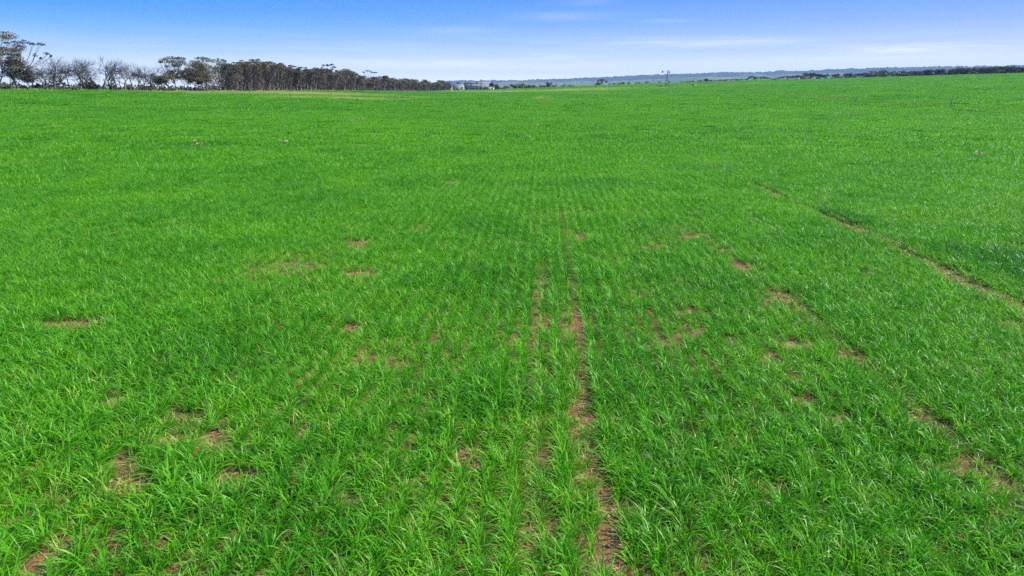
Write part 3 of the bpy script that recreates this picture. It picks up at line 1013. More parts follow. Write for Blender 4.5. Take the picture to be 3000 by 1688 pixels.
plant_tree(474, 214, 26, set_back=0.5, name='leafy_bush', label='olive leafy bush in front of the bare trees, left of the umbrella shaped gum', cat='bush', group=WB, seed=61, stems=4, levels=3, leaf='leaf_olive', plates=0.8, crown_from=0.1, plate_r=0.9, leaf_n=36, flat=0.6)
plant_tree(512, 166, 46, name=GUM, label='umbrella shaped gum with a domed leafy top over bare slanting limbs', cat='tree', group=WB, seed=73, stems=3, levels=4, lean=(-0.12, 0), leaf='leaf_dark', plates=0.08, crown_from=0.72, plate_r=1.45, leaf_n=70, flat=0.3, fork=0.42, pads=[(500, 171, 36, 9), (482, 180, 30, 9), (532, 173, 26, 10), (470, 183, 9, 4), (510, 181, 44, 8), (535, 181, 18, 8), (489, 195, 15, 6), (507, 188, 11, 5), (545, 190, 13, 8), (525, 188, 18, 6), (520, 208, 28, 10), (540, 211, 22, 8), (495, 216, 20, 8)])
plant_tree(540, 200, 32, set_back=4, name=GUM, label='small gum between the umbrella shaped gum and the bulky olive brown one', cat='tree', group=WB, seed=79, stems=2, levels=4, lean=(0.1, 0), leaf='leaf_dark', plates=0.55, crown_from=0.5, plate_r=1.0, leaf_n=42, flat=0.35)
plant_tree(604, 170, 50, name=GUM, label='bulky broad gum with olive brown foliage reaching low, first of the leafy trees', cat='tree', group=WB, seed=83, stems=4, levels=4, leaf='leaf_olive', plates=0.12, crown_from=0.35, plate_r=1.6, leaf_n=80, flat=0.4, bark='bark_pale', mass=500, pads=[(590, 171, 38, 7), (565, 181, 26, 6), (605, 177, 36, 10), (625, 180, 38, 10), (645, 187, 26, 10), (580, 195, 28, 16), (600, 195, 42, 14), (632, 205, 22, 20), (565, 215, 28, 14), (596, 215, 42, 16), (630, 228, 32, 14), (560, 225, 26, 10), (590, 230, 28, 12)])
plant_tree(578, 210, 26, set_back=0.5, name='leafy_bush', label='low spreading brown bush under the left side of the bulky broad gum', cat='bush', group=WB, seed=85, stems=4, levels=3, leaf='leaf_brown', plates=0.85, crown_from=0.15, plate_r=1.0, leaf_n=46, flat=0.5)
plant_tree(640, 176, 34, set_back=6, name=GUM, label='gum with a few thin raised pads, just right of the bulky broad gum', cat='tree', group=WB, seed=87, stems=2, levels=4, leaf='leaf_dark', plates=0.3, crown_from=0.6, plate_r=1.0, leaf_n=44, flat=0.3, mass=350, pads=[(639, 173, 8, 4), (651, 177, 10, 6), (658, 181, 9, 8), (663, 192, 14, 6), (672, 196, 18, 6)])
# the closed, twig-choked part: every tree its own
PROFILE_X = [640, 690, 735, 765, 790, 822, 850, 880, 900, 925, 965, 1000, 1020, 1045, 1070, 1112, 1140, 1175, 1210, 1245, 1280, 1305, 1325]
PROFILE_Y = [190, 184, 178, 178, 184, 187, 193, 196, 201, 203, 200, 206, 207, 216, 222, 221, 228, 229, 232, 231, 236, 238, 240]
rw = random.Random(5)
px, k = 664, 0
SPECIAL = {665: 'gum with a high double leaf pad near the bulky broad one', }
while px < 1318:
    D = float(edge_r(px_az_el(px, 266)[0])) + rw.uniform(0.8, 3.5)
    top = np.interp(px, PROFILE_X, PROFILE_Y) + rw.choice((-1.5, 0, 2, 5, 8, 11))
    if px < 850:
        lab, g = 'brown twiggy gum on the field side of the tall left half of the closed windbreak', 'field side gums in the tall half of the windbreak'
    elif px < 1090:
        lab, g = 'brown twiggy gum on the field side of the middle of the closed windbreak', 'field side gums in the middle of the windbreak'
    else:
        lab, g = 'low brown gum in the far end of the closed windbreak towards the farm sheds', 'low gums at the shed end of the windbreak'
    far = D > 330
    plant_tree(px, top, rw.uniform(13, 18) * (1.0 if px < 1000 else 0.75), D=D, name=GUM, label=lab, cat='tree', group=g, seed=300 + k, stems=rw.choice((1, 2, 2, 3)), levels=3 if far else 4, kids=(2, 3),
               lean=(rw.uniform(-0.3, 0.35), 0), wob=0.14, fork=0.38, girth=0.021, thick=1.25, bark='bark_pale' if rw.random() < 0.6 else 'bark_dark', leaf=rw.choice(('leaf_dark', 'leaf_olive', 'leaf_brown')), pads=[(px + rw.uniform(-11, 11), top + rw.uniform(1.5, 15) * (1 if not far else 0.6), rw.uniform(12, 24) * (1 if not far else 0.75), rw.uniform(3.5, 7.5) * (1 if not far else 0.75)) for _ in range(rw.choice((3, 4, 5)))],
               plates=0.22 if not far else 0.4, crown_from=0.68, plate_r=1.05 if not far else 1.3, leaf_n=24, leaf_size=0.42, flat=0.28, mass=800 if not far else 560, mass_top=0.78)
    px += rw.uniform(12, 17) * (1.0 if px < 900 else 0.8); k += 1
px = 655
while px < 1310:
    D = float(edge_r(px_az_el(px, 266)[0])) + rw.uniform(6, 14)
    top = np.interp(px, PROFILE_X, PROFILE_Y) + rw.uniform(3, 12)
    plant_tree(px, top, rw.uniform(15, 20) * (1.0 if px < 1000 else 0.8), D=D, name=GUM, label='gum in the back rank of the closed windbreak, showing over the front trees', cat='tree', group='back rank gums of the windbreak', seed=500 + k, stems=2, levels=3,
               lean=(rw.uniform(-0.2, 0.2), 0), fork=0.4, thick=1.2, bark='bark_dark', leaf=rw.choice(('leaf_dark', 'leaf_brown', 'leaf_olive')), plates=0.5, crown_from=0.7, plate_r=1.3, leaf_n=26, leaf_size=0.45, flat=0.3, mass=700, mass_top=0.78)
    px += rw.uniform(20, 27); k += 1
HIGH = [(695, 182, 'slim gum lifting thin leaf pads above the tall end of the windbreak', 91, [(690, 184, 20, 3), (701, 184, 14, 5), (712, 190, 22, 5)]),
        (745, 175, 'gum with a high dark double pad, tallest above the closed windbreak', 92, [(738, 177, 17, 6), (756, 176, 15, 6), (743, 183, 22, 5), (765, 184, 20, 6)]),
        (800, 181, 'gum with one high dark pad, right of the double padded one', 93, [(792, 182, 10, 3), (801, 187, 18, 6), (781, 186, 14, 5)]),
        (823, 186, 'slim gum whose single small pad floats above the windbreak', 94, [(822, 187, 15, 4), (830, 193, 16, 5)]),
        (860, 192, 'gum with a ragged chain of pads sloping down to the right', 99, [(851, 193, 15, 4), (859, 196, 19, 5), (880, 199, 20, 5), (895, 199, 9, 4), (846, 204, 26, 7)]),
        (925, 200, 'gum with a gently domed top left of the high separate pads', 98, [(925, 202, 24, 6), (912, 205, 16, 5), (938, 206, 18, 5), (926, 210, 36, 6)]),
        (960, 189, 'gum with dark separate pads high over the middle of the windbreak', 95, [(960, 192, 14, 6), (972, 190, 13, 5), (977, 198, 15, 6), (947, 192, 9, 4), (943, 198, 6, 3), (986, 208, 10, 5)]),
        (1018, 204, 'gum with a golden olive domed top right of the high separate pads', 97, [(1012, 207, 36, 8), (1030, 213, 28, 6), (1004, 214, 26, 7)]),
        (1082, 206, 'thin gum whose slanting sparse pads float above the low end', 96, [(1066, 212, 9, 3), (1076, 208, 13, 3), (1086, 209, 7, 2), (1096, 213, 22, 3)])]
for (px, top, lab, sd, pd) in HIGH:
    plant_tree(px, top, 12, set_back=5, name=GUM, label=lab, cat='tree', group=WB, seed=sd * 7, stems=1, levels=2, kids=(2, 3), leaf='leaf_olive' if sd == 97 else 'leaf_dark', plates=0.0, leaf_size=0.42, fork=0.36, bark='bark_pale', thick=0.8, pads=pd)

# low bushes along the foot of the windbreak
def bush(name, label, px, D, w_px, top_py, seed, group=None, mat='shrub', n=460, base_drop=0.0, cat='bush'):
    rng = np.random.default_rng(seed)
    loc = at_range(px, D)
    H = max(0.5, py_to_z(px, top_py, D) - loc[2])
    W = w_px * 0.5 * m_per_px(D)
    root = thing(name, label, cat, (loc[0], loc[1], loc[2] - base_drop), 0, group)
    st = MB()
    for i in range(4):
        a = rng.uniform(0, 6.28)
        st.tube([(0.05 * math.cos(a), 0.05 * math.sin(a), -0.1), (W * 0.3 * math.cos(a), W * 0.3 * math.sin(a), H * 0.4), (W * 0.55 * math.cos(a), W * 0.55 * math.sin(a), H * 0.7)], [0.06, 0.045, 0.02], 4)
    st.build('stem', M['bark_dark'], root)
    nl = max(3, int(W / max(0.6, H * 0.35)))
    c = []
    for i in range(7 + 2 * nl):
        a, q = rng.uniform(0, 6.28), math.sqrt(rng.uniform(0, 1))
        cx, cy = W * 0.75 * q * math.cos(a), W * 0.5 * q * math.sin(a)
        top = H * math.sqrt(max(0.05, 1 - (cx / W) ** 2)) * rng.uniform(0.72, 1.0)
        rr = min(W, H) * rng.uniform(0.28, 0.45)
        cz = rng.uniform(0.35, 1.0) * (top - rr * 0.6)
        g = rng.normal(0, 1, (int(n / (7 + 2 * nl)) + 6, 3)); g /= np.linalg.norm(g, axis=1)[:, None]
        c.append(np.array([cx, cy, max(cz, rr * 0.4)]) + g * rr * rng.uniform(0.6, 1.0, (len(g), 1)) * np.array([1.1, 1.1, 0.8]))
    c = np.concatenate(c)
    c[:, 2] = np.clip(c[:, 2], 0.05, None)
    c[:, 0] *= W / np.percentile(np.abs(c[:, 0]), 97)
    c[:, 1] *= 0.8 * W / np.percentile(np.abs(c[:, 1]), 97)
    c[:, 2] *= H / np.percentile(c[:, 2], 99)
    cr = MB(); cr.leaves(c, rng.uniform(0.7, 1.3, len(c)) * max(0.3, min(0.9, min(W, H) * 0.3)), rng, 0.2, 0.7)
    cr.build('foliage', M[mat], root)
    return root


for (px, w, top, lab, sd) in [(18, 26, 253, 'dark low bush under the tallest gum at the left edge', 1), (72, 24, 251, 'rounded brown bush at the foot of the open gum near the left edge', 2), (112, 14, 245, 'small dark bush standing alone left of the bare trees', 3),
                              (262, 40, 241, 'brown dead brush heap beside the pale stemmed fan shaped tree', 4), (380, 16, 254, 'dark dense little bush right of the one pale short trunk', 5), (426, 30, 250, 'wide dark bush under the upright bare twigs', 6),
                              (490, 44, 258, 'long low dark bush in front of the umbrella shaped gum', 7), (338, 30, 256, 'low dark bush between the fan shaped tree and the pale short trunk', 8), (216, 26, 257, 'low olive bush under the windswept bare tree', 9), (700, 18, 260, 'small bush at the field edge before the closed windbreak', 10)]:
    D = float(edge_r(px_az_el(px, 264)[0])) + (1.0 if sd in (7, 9, 10) else 3.0)
    bush('low_bush', lab, px, D, w, top, 900 + sd, 'low bushes along the foot of the windbreak', mat='shrub' if sd not in (4, 2) else 'leaf_brown')

# rough scrub seen low between the stems, beyond the windbreak
def scrub_strip():
    rng = np.random.default_rng(3)
    mb = MB()
    for (a0, a1, n) in ((-30, 640, 3000), (640, 1320, 700)):
        p = rng.uniform(a0, a1, n)
        az = np.array([px_az_el(q, 262)[0] for q in p])
        D = edge_r(az) + rng.uniform(8, 60, n) + 12
        x, y = np.sin(az) * D, np.cos(az) * D
        z = terrain(x, y)
        hgt = 0.7 + 2.6 * fbm(p / 17.0, D / 20, 8, 2) ** 1.5
        mb.leaves(np.stack([x, y, z + rng.uniform(0, 1, n) * hgt], 1), rng.uniform(0.5, 1.3, n), rng, 0.2, 0.7)
    o = mb.build('scrub', M['scrub'])
    o['kind'] = 'stuff'


scrub_strip()

# ------------------------------------------------------------------ rough grass left standing along edges and fences
def rough_grass():
    rng = np.random.default_rng(9)
    mb = MB()

    def strip(pts, n, wid, h0, h1, w=0.05):
        nonlocal mb
        seg = np.array(pts)
        d = np.concatenate([[0], np.cumsum(np.hypot(*np.diff(seg, axis=0).T))])
        t = rng.uniform(0, d[-1], n)
        x = np.interp(t, d, seg[:, 0]) + rng.normal(0, wid, n)
        y = np.interp(t, d, seg[:, 1]) + rng.normal(0, wid, n)
        keep = rng.random(n) < np.clip((fbm(x * 0.25, y * 0.25, 4, 2) - 0.3) * 4, 0.08, 1)
        x, y = x[keep], y[keep]
        m = len(x)
        z = terrain(x, y)
        h = rng.uniform(h0, h1, m)
        a = rng.uniform(0, 2 * math.pi, m)
        bx, by = rng.normal(0, 0.25, m) * h, rng.normal(0, 0.25, m) * h
        wx, wy = np.cos(a) * w, np.sin(a) * w
        v = np.stack([np.stack([x - wx, y - wy, z - 0.02], 1), np.stack([x + wx, y + wy, z - 0.02], 1),
                      np.stack([x + bx + wx * .3, y + by + wy * .3, z + h], 1), np.stack([x + bx - wx * .3, y + by - wy * .3, z + h], 1)], 1).reshape(-1, 3)
        mb.add(v, np.arange(4 * m).reshape(m, 4))
    left = []
    for p in range(-60, 1330, 20):
        a = px_az_el(p, 266)[0]
        D = float(edge_r(a)) - 0.5
        left.append((math.sin(a) * D, math.cos(a) * D))
    strip(left, 9000, 0.9, 0.25, 0.6, 0.06)
    o = mb.build('dry_grass', M['dry_grass'])
    o['kind'] = 'stuff'
    mb = MB()
    strip([hit(*q)[:2] for q in FENCE_LINE], 15000, 0.55, 0.25, 0.6, 0.045)
    strip([hit(*q)[:2] for q in [(1820, 261.5), (1900, 258.5), (1935, 257.5), (1965, 255)]], 4500, 1.3, 0.3, 0.6, 0.08)
    strip([hit(*q)[:2] for q in [(2085, 249), (2140, 246.5), (2230, 243), (2330, 240), (2480, 236)]], 4000, 0.9, 0.25, 0.5, 0.07)
    o = mb.build('rough_grass', M['rough_grass'])
    o['kind'] = 'stuff'


FENCE_LINE = [(1960, 257.5), (2052, 259), (2087, 261), (2159, 262), (2187, 265), (2217.5, 266), (2292, 270.5), (2336, 277), (2386, 285), (2441, 290), (2506, 301), (2584, 305), (2672.7, 310), (2780, 318), (2921, 324), (3080, 331)]
rough_grass()

# ------------------------------------------------------------------ fences
def post_mb(h, r, lean=(0, 0), sides=6, rough=0.0, rng=None):
    mb = MB()
    pts, rad = [], []
    for i in range(5):
        t = i / 4
        j = (rng.normal(0, rough), rng.normal(0, rough)) if rng is not None else (0, 0)
        pts.append((lean[0] * t * h + j[0], lean[1] * t * h + j[1], -0.15 + t * (h + 0.15)))
        rad.append(r * (1.1 - 0.25 * t))
    mb.tube(pts, rad, sides)
    return mb


fr = np.random.default_rng(77)
POSTS = [(2052, 259, 250.5), (2087, 261, 253), (2106, 261, 253), (2159, 262, 252), (2187, 265, 256), (2217.5, 266, 256.5), (2255, 268, 259), (2292, 270.5, 261), (2336, 277, 267), (2386, 285, 275), (2441, 290, 279), (2506, 301, 284),
         (2584, 305, 288), (2672.7, 310, 288.5), (2780, 318, 290), (2921, 324, 297), (3085, 331, 300)]
p0 = hit(2780, 318)
fence = thing('paddock_fence', 'old paddock fence of leaning timber posts along the pale grass strip on the right', 'fence', p0)
tops = []
for (px, by, ty) in POSTS:
    b = hit(px, by)
    D = math.hypot(b[0], b[1])
    h = min(1.75, max(0.9, (by - ty) * m_per_px(D)))
    big = px in (2780, 2506)
    ln = 0.28 if px == 2780 else float(fr.normal(0.05, 0.04))
    o = post_mb(h, 0.085 if big else 0.04, (ln, 0.02), 6, 0.012, fr).build('post', M['post_grey' if px == 2780 else 'post'], fence, (b[0] - p0[0], b[1] - p0[1], b[2] - p0[2]))
    if px == 2780:
        o['label'] = 'thick silver grey post leaning right'
    tops.append((b[0] - p0[0], b[1] - p0[1], b[2] - p0[2], h, ln))
for fz in (0.35, 0.65, 0.9):
    w = MB()
    w.tube([(q[0] + q[4] * q[3] * fz, q[1] - 0.06, q[2] + q[3] * fz) for q in tops], 0.0025, 3)
    w.build('wire', M['wire'], fence)

a0 = px_az_el(860, 262)[0]; d0 = float(edge_r(a0)) + 0.3
q0 = (math.sin(a0) * d0, math.cos(a0) * d0, tz(math.sin(a0) * d0, math.cos(a0) * d0))
lf = thing('windbreak_fence', 'wire fence of pale timber posts along the foot of the windbreak on the left', 'fence', q0)
tl = []
for px in [-10, 36, 90, 140, 190, 240, 300, 345, 395, 421, 471, 520, 564, 610, 660, 709, 740, 766, 792, 818, 840, 862, 882, 910, 932, 950, 978, 996, 1012, 1033, 1050, 1068, 1090, 1106, 1130, 1150, 1172, 1190, 1215, 1240, 1262, 1285, 1305]:
    a = px_az_el(px, 264)[0]; D = float(edge_r(a)) + 0.3
    b = (math.sin(a) * D, math.cos(a) * D); bz = tz(*b)
    post_mb(float(fr.uniform(1.1, 1.3)), 0.075, (float(fr.normal(0, 0.03)), 0), 5, 0.008, fr).build('post', M['post_grey'], lf, (b[0] - q0[0], b[1] - q0[1], bz - q0[2]))
    tl.append((b[0] - q0[0], b[1] - q0[1], bz - q0[2]))
for fz in (0.4, 0.75, 1.05):
    w = MB(); w.tube([(t[0], t[1] - 0.08, t[2] + fz) for t in tl], 0.0025, 3); w.build('wire', M['wire'], lf)

# ------------------------------------------------------------------ windmill and what stands round it
def windmill(px, base_py, hub_py, wheel_px):
    b = hit(px, base_py)
    D = math.hypot(b[0], b[1])
    hub = py_to_z(px, hub_py, D) - b[2]
    R = wheel_px / 2 * m_per_px(D)
    root = thing('windmill', 'steel farm windmill with a many bladed wheel and tail vane on a lattice tower', 'windmill', b)
    Ht = hub - R * 0.55
    w0, w1 = 0.95, 0.16
    legs = [(sx, sy) for sx in (-1, 1) for sy in (-1, 1)]
    for sx, sy in legs:
        mb = MB(); mb.tube([(sx * w0, sy * w0, -0.1), (sx * w1, sy * w1, Ht)], 0.055, 4); mb.build('leg', M['steel'], root)
    br = MB()
    n = 7
    for i in range(n):
        z0, z1 = Ht * i / n, Ht * (i + 1) / n
        a, c = w0 + (w1 - w0) * i / n, w0 + (w1 - w0) * (i + 1) / n
        cs = [(-1, -1), (1, -1), (1, 1), (-1, 1)]
        for k in range(4):
            s, e = cs[k], cs[(k + 1) % 4]
            br.tube([(s[0] * a, s[1] * a, z0), (e[0] * c, e[1] * c, z1)], 0.022, 4)
            br.tube([(s[0] * c, s[1] * c, z1), (e[0] * c, e[1] * c, z1)], 0.028, 4)
    br.build('bracing', M['steel'], root)
    pl = MB(); pl.box(-0.75, 0.75, -0.55, 0.55, Ht - 1.0, Ht - 0.9); pl.build('platform', M['steel'], root)
    rod = MB(); rod.tube([(0, 0, 0), (0, 0, Ht)], 0.05, 4); rod.build('pump_rod', M['steel'], root)
    # head turned a little away: wheel to the right, vane to the left
    hx = 0.25
    ax = Vector((0.42, -0.9, 0)).normalized()
    u = Vector((0, 0, 1)); v = ax.cross(u)
    c = Vector((0.62, -0.5, hub))
    gb = MB(); gb.tube([Vector((0, 0, Ht - 0.1)), Vector((0, 0, hub + 0.25))], 0.2, 6); gb.tube([Vector((0, 0, hub)) , c], 0.12, 6); gb.build('gearbox', M['steel'], root)
    wh = MB()
    for ring, tr in ((0.98, 0.03), (0.45, 0.025)):
        wh.tube([c + u * (R * ring * math.cos(t)) + v * (R * ring * math.sin(t)) for t in np.linspace(0, 2 * math.pi, 25)], tr, 4, cap=False)
    for k in range(6):
        t = 2 * math.pi * k / 6
        wh.tube([c, c + u * (R * math.cos(t)) + v * (R * math.sin(t))], 0.025, 4)
    wo_ = wh.build('wheel', M['steel'], root)
    bl = MB()
    for k in range(18):
        t = 2 * math.pi * k / 18
        d = u * math.cos(t) + v * math.sin(t)
        s = (v * math.cos(t) - u * math.sin(t)) * 0.75 + ax * 0.66
        r0, r1, wa, wb = R * 0.5, R, 0.10, 0.20
        pts = [c + d * r0 - s * wa, c + d * r0 + s * wa, c + d * r1 + s * wb, c + d * r1 - s * wb]
        off = ax * 0.008
        bl.add([tuple(p) for p in pts] + [tuple(p + off) for p in pts], [(0, 1, 2, 3), (7, 6, 5, 4), (0, 4, 5, 1), (1, 5, 6, 2), (2, 6, 7, 3), (3, 7, 4, 0)])
    bo = bl.build('blade_ring', M['steel'], wo_)
    # tail boom and vane
    sc_ = m_per_px(D)
    tb = MB(); tb.tube([(0, 0, hub), (-10 * sc_, 0.6, hub)], 0.05, 4); tb.build('tail_boom', M['steel'], root)
    tv = MB()
    x0, x1 = -10.2 * sc_, -16.0 * sc_
    pts = [(x0, 0.6, hub - 0.12), (x1, 0.9, hub - 0.85), (x1 + 0.25, 0.9, hub), (x1, 0.9, hub + 0.85), (x0, 0.6, hub + 0.12)]
    tv.add(pts + [(p[0], p[1] + 0.02, p[2]) for p in pts], [(0, 1, 2, 2), (0, 2, 4, 4), (2, 3, 4, 4), (5, 7, 6, 6), (5, 9, 7, 7), (7, 9, 8, 8), (0, 5, 6, 1), (1, 6, 7, 2), (2, 7, 8, 3), (3, 8, 9, 4), (4, 9, 5, 0)])
    tv.build('tail_vane', M['steel'], root)
    return root


windmill(1953, 256, 210.5, 10.8)

b = hit(2033, 252.8); s = m_per_px(math.hypot(b[0], b[1]))
tank = thing('water_tank', 'pinkish rusty iron tank with an ochre base, in the grass right of the windmill', 'tank', b)
mb = MB(); mb.box(-5.2 * s, 5.2 * s, -1.0, 1.0, -0.1, 1.9 * s); mb.build('plinth', M['yellow_rust'], tank)
mb = MB(); mb.box(-5.0 * s, 5.0 * s, -0.95, 0.95, 1.9 * s, 5.0 * s); mb.build('tank_body', M['rust'], tank)
mb = MB(); mb.add([(-5.1 * s, -1.05, 5.0 * s), (5.1 * s, -1.05, 5.0 * s), (5.1 * s, 1.05, 5.0 * s), (-5.1 * s, 1.05, 5.0 * s), (-5.1 * s, 0, 5.7 * s), (5.1 * s, 0, 5.7 * s)], [(0, 1, 5, 4), (2, 3, 4, 5), (0, 4, 3, 3), (1, 2, 5, 5), (0, 3, 2, 1)]); mb.build('lid', M['rust'], tank)

b = hit(1988, 253.5); s = m_per_px(math.hypot(b[0], b[1]))
sp_ = thing('leaning_post', 'pale forked timber post leaning right between the windmill and the rusty tank', 'post', b)
mb = MB(); mb.tube([(-0.25, 0, -0.1), (0.1, 0, 4 * s), (0.5, 0, 8 * s)], [0.16, 0.14, 0.11], 5); mb.build('shaft', M['post_grey'], sp_)
mb = MB(); mb.tube([(0.1, 0, 4 * s), (-0.25, 0.1, 6.8 * s)], [0.1, 0.07], 5); mb.build('fork', M['post_grey'], sp_)

b = hit(1937, 256.5); s = m_per_px(math.hypot(b[0], b[1]))
yd = thing('stock_pen', 'small weathered timber stock pen of rails just left of the windmill foot', 'pen', b)
for (x, y) in [(-4.5, 0), (-2.6, 0), (0, 0), (2.4, 0), (5.5, 0), (-4.5, 9), (0, 9), (5.5, 9)]:
    post_mb(1.55, 0.1, (0, 0), 5).build('post', M['post'], yd, (x * s, y * s, 0))
for zz in (0.55, 0.95, 1.35):
    mb = MB(); mb.box(-4.5 * s, 5.5 * s, -0.16, -0.11, zz, zz + 0.14); mb.build('rail', M['post'], yd)
    mb = MB(); mb.box(-4.5 * s, 5.5 * s, 9 * s + 0.11, 9 * s + 0.16, zz, zz + 0.14); mb.build('rail', M['post'], yd)
mb = MB(); mb.tube([(-2.4 * s, -0.25, 0), (-2.4 * s, -0.25, 3.4 * s)], 0.19, 6); mb.build('gate_post', M['post'], yd)

# ------------------------------------------------------------------ farm sheds
DF = 590.0
FS = m_per_px(DF)


def farm_frame(px, py, D):
    x, y, z = at_range(px, D)
    return (x, y, py_to_z(px, py, D))


def gable_shed(name, label, cat, origin, rotz, L, Dp, wall_h, profile, mats, parts):
    """long shed: profile = (depth fraction, height) points of the roof from front eave to back eave"""
    root = thing(name, label, cat, origin, rotz)
    wl = MB()
    t = 0.12
    wl.box(0, L, 0, t, -1.5, wall_h); wl.box(0, L, Dp - t, Dp, -1.5, wall_h)
    wl.build('wall', M[mats[0]], root)
    rf = MB()
    for (f0, h0), (f1, h1) in zip(profile[:-1], profile[1:]):
        y0, y1 = f0 * Dp, f1 * Dp
        v = [(-0.25, y0, h0), (L + 0.25, y0, h0), (L + 0.25, y1, h1), (-0.25, y1, h1)]
        rf.add(v + [(p[0], p[1], p[2] + 0.1) for p in v], [(3, 2, 1, 0), (4, 5, 6, 7), (0, 1, 5, 4), (1, 2, 6, 5), (2, 3, 7, 6), (3, 0, 4, 7)])
    rf.build('roof', M[mats[1]], root)
    for side, xx, nm in ((0, 0.0, 'end_wall'), (1, L - 0.1, 'end_wall')):
        if parts.get('open_right') and side == 1:
            xx -= parts['open_right']
        g = MB()
        pr = [(max(0.14, min(Dp - 0.14, f * Dp)), h - 0.02) for f, h in profile]
        n = len(pr)
        v = [(xx, 0.14, -1.5), (xx, Dp - 0.14, -1.5)] + [(xx, y, h) for y, h in reversed(pr)]
        v2 = [(p[0] + 0.1, p[1], p[2]) for p in v]
        m_ = len(v)
        fs = []
        cen = (xx, Dp / 2, 0.5)
        V = v + v2 + [cen, (xx + 0.1, Dp / 2, 0.5)]
        for k in range(m_):
            k2 = (k + 1) % m_
            fs.append((2 * m_, k2, k, k)); fs.append((2 * m_ + 1, m_ + k, m_ + k2, m_ + k2)); fs.append((k, k2, m_ + k2, m_ + k))
        g.add(V, fs)
        g.build(nm, M[mats[2 + side]], root)
    return root


# long barn: broken roof, cream wall to the field, dark open gable end on the right
o_ = farm_frame(1353, 262.3, DF)
WALL = 6.2 * FS
barn = gable_shed('long_barn', 'long barn with a broken pale iron roof and a dark open gable end', 'barn', (o_[0], o_[1], o_[2]), math.radians(-28), 76 * FS / math.cos(math.radians(28)), 12.5, WALL,
                  [(0, WALL + 0.02), (0.2, WALL + 8.6 * FS), (0.5, WALL + 15.2 * FS), (0.8, WALL + 8.6 * FS), (1.0, WALL + 0.02)], ('wall_cream', 'roof', 'wall_grey', 'dark_void'), {'open_right': 2.2})  # right end wall set back and coloured near-black for the shade inside
LB = 76 * FS / math.cos(math.radians(28))
for xx in (0.18, 0.42, 0.55, 0.86):
    mb = MB(); mb.box(LB * xx, LB * xx + 1.3, -0.03, -0.004, 0.0, WALL * 0.85); mb.build('door', M['dark_void'], barn)
mb = MB()
mb.tube([(LB - 1.7, 5.0, WALL), (LB - 1.7, 5.0, WALL + 7.2 * FS)], 0.14, 4); mb.tube([(LB - 1.7, 8.2, WALL), (LB - 1.7, 8.2, WALL + 7.2 * FS)], 0.14, 4)
mb.build('gable_post', M['white_paint'], barn)
mb = MB(); mb.box(LB - 2.0, LB - 1.95, 4.2, 6.6, WALL + 0.2, WALL + 1.9); mb.build('loft_panel', M['hay'], barn)

o_ = farm_frame(1322, 263, DF - 8)
W2 = 4.6 * FS
shed = gable_shed('machinery_shed', 'low grey iron shed with a pale gabled roof, left of the long barn', 'shed', o_, math.radians(-10), 33 * FS, 9.0, W2, [(0, W2 + 0.02), (0.5, W2 + 10.8 * FS), (1.0, W2 + 0.02)], ('wall_grey', 'roof', 'wall_grey', 'wall_grey'), {})
mb = MB(); mb.box(33 * FS * 0.45, 33 * FS * 0.62, -0.03, -0.004, 0, W2 * 0.9); mb.build('door', M['dark_void'], shed)
o_ = farm_frame(1307.5, 263.2, DF - 14)
lean = thing('lean_to', 'small pale iron lean-to at the far left of the farm sheds, against the last trees', 'shed', o_, 0)
w_, h0, h1 = 16 * FS, 8.2 * FS, 11.5 * FS
mb = MB(); mb.add([(0, 0, -1.5), (w_, 0, -1.5), (w_, 5, -1.5), (0, 5, -1.5), (0, 0, h0), (w_, 0, h1), (w_, 5, h1), (0, 5, h0)], [(0, 1, 5, 4), (1, 2, 6, 5), (2, 3, 7, 6), (3, 0, 4, 7)]); mb.build('wall', M['wall_cream'], lean)
mb = MB()
v = [(-0.2, -0.2, h0 + 0.01), (w_ + 0.2, -0.2, h1 + 0.01), (w_ + 0.2, 5.2, h1 + 0.01), (-0.2, 5.2, h0 + 0.01)]
mb.add(v + [(p[0], p[1], p[2] + 0.12) for p in v], [(3, 2, 1, 0), (4, 5, 6, 7), (0, 1, 5, 4), (1, 2, 6, 5), (2, 3, 7, 6), (3, 0, 4, 7)]); mb.build('roof', M['roof'], lean)
o_ = farm_frame(1421, 263.2, DF - 14)
hut = thing('white_hut', 'small white flat roofed hut with a dark doorway in front of the open barn end', 'hut', o_, math.radians(-4))
w_, h_ = 25 * FS, 7.2 * FS
mb = MB(); mb.box(0, w_, 0, 3.5, -1.5, h_); mb.build('wall', M['white_paint'], hut)
mb = MB(); mb.box(-0.3, w_ + 0.3, -0.6, 3.8, h_ + 0.003, h_ + 0.22); mb.build('roof', M['white_paint'], hut)
mb = MB(); mb.box(18.5 * FS, 22.5 * FS, -0.03, -0.004, 0, 5.8 * FS); mb.build('doorway', M['dark_void'], hut)  # flat dark panel: shade of the opening put into its colour
mb = MB(); mb.box(3 * FS, 8 * FS, -0.03, -0.004, 1.5 * FS, 5.5 * FS); mb.build('shutter', M['wall_grey'], hut)

def farm_at(px, base_py, D):
    x, y, z = at_range(px, D)
    return (x, y, z)


b = at_range(1316, DF - 2)
mast = thing('aerial_mast', 'thin aerial mast rising behind the last trees of the windbreak by the lean-to', 'mast', b)
h = py_to_z(1316, 235, DF) - b[2]
mb = MB(); mb.tube([(0, 0, -0.2), (0, 0, h)], 0.06, 5); mb.build('pole', M['steel'], mast)
mb = MB(); mb.tube([(-0.7, 0, h - 0.5), (0.7, 0, h - 0.5)], 0.04, 4); mb.tube([(-0.45, 0, h - 0.2), (0.45, 0, h - 0.2)], 0.04, 4); mb.build('antenna', M['steel'], mast)

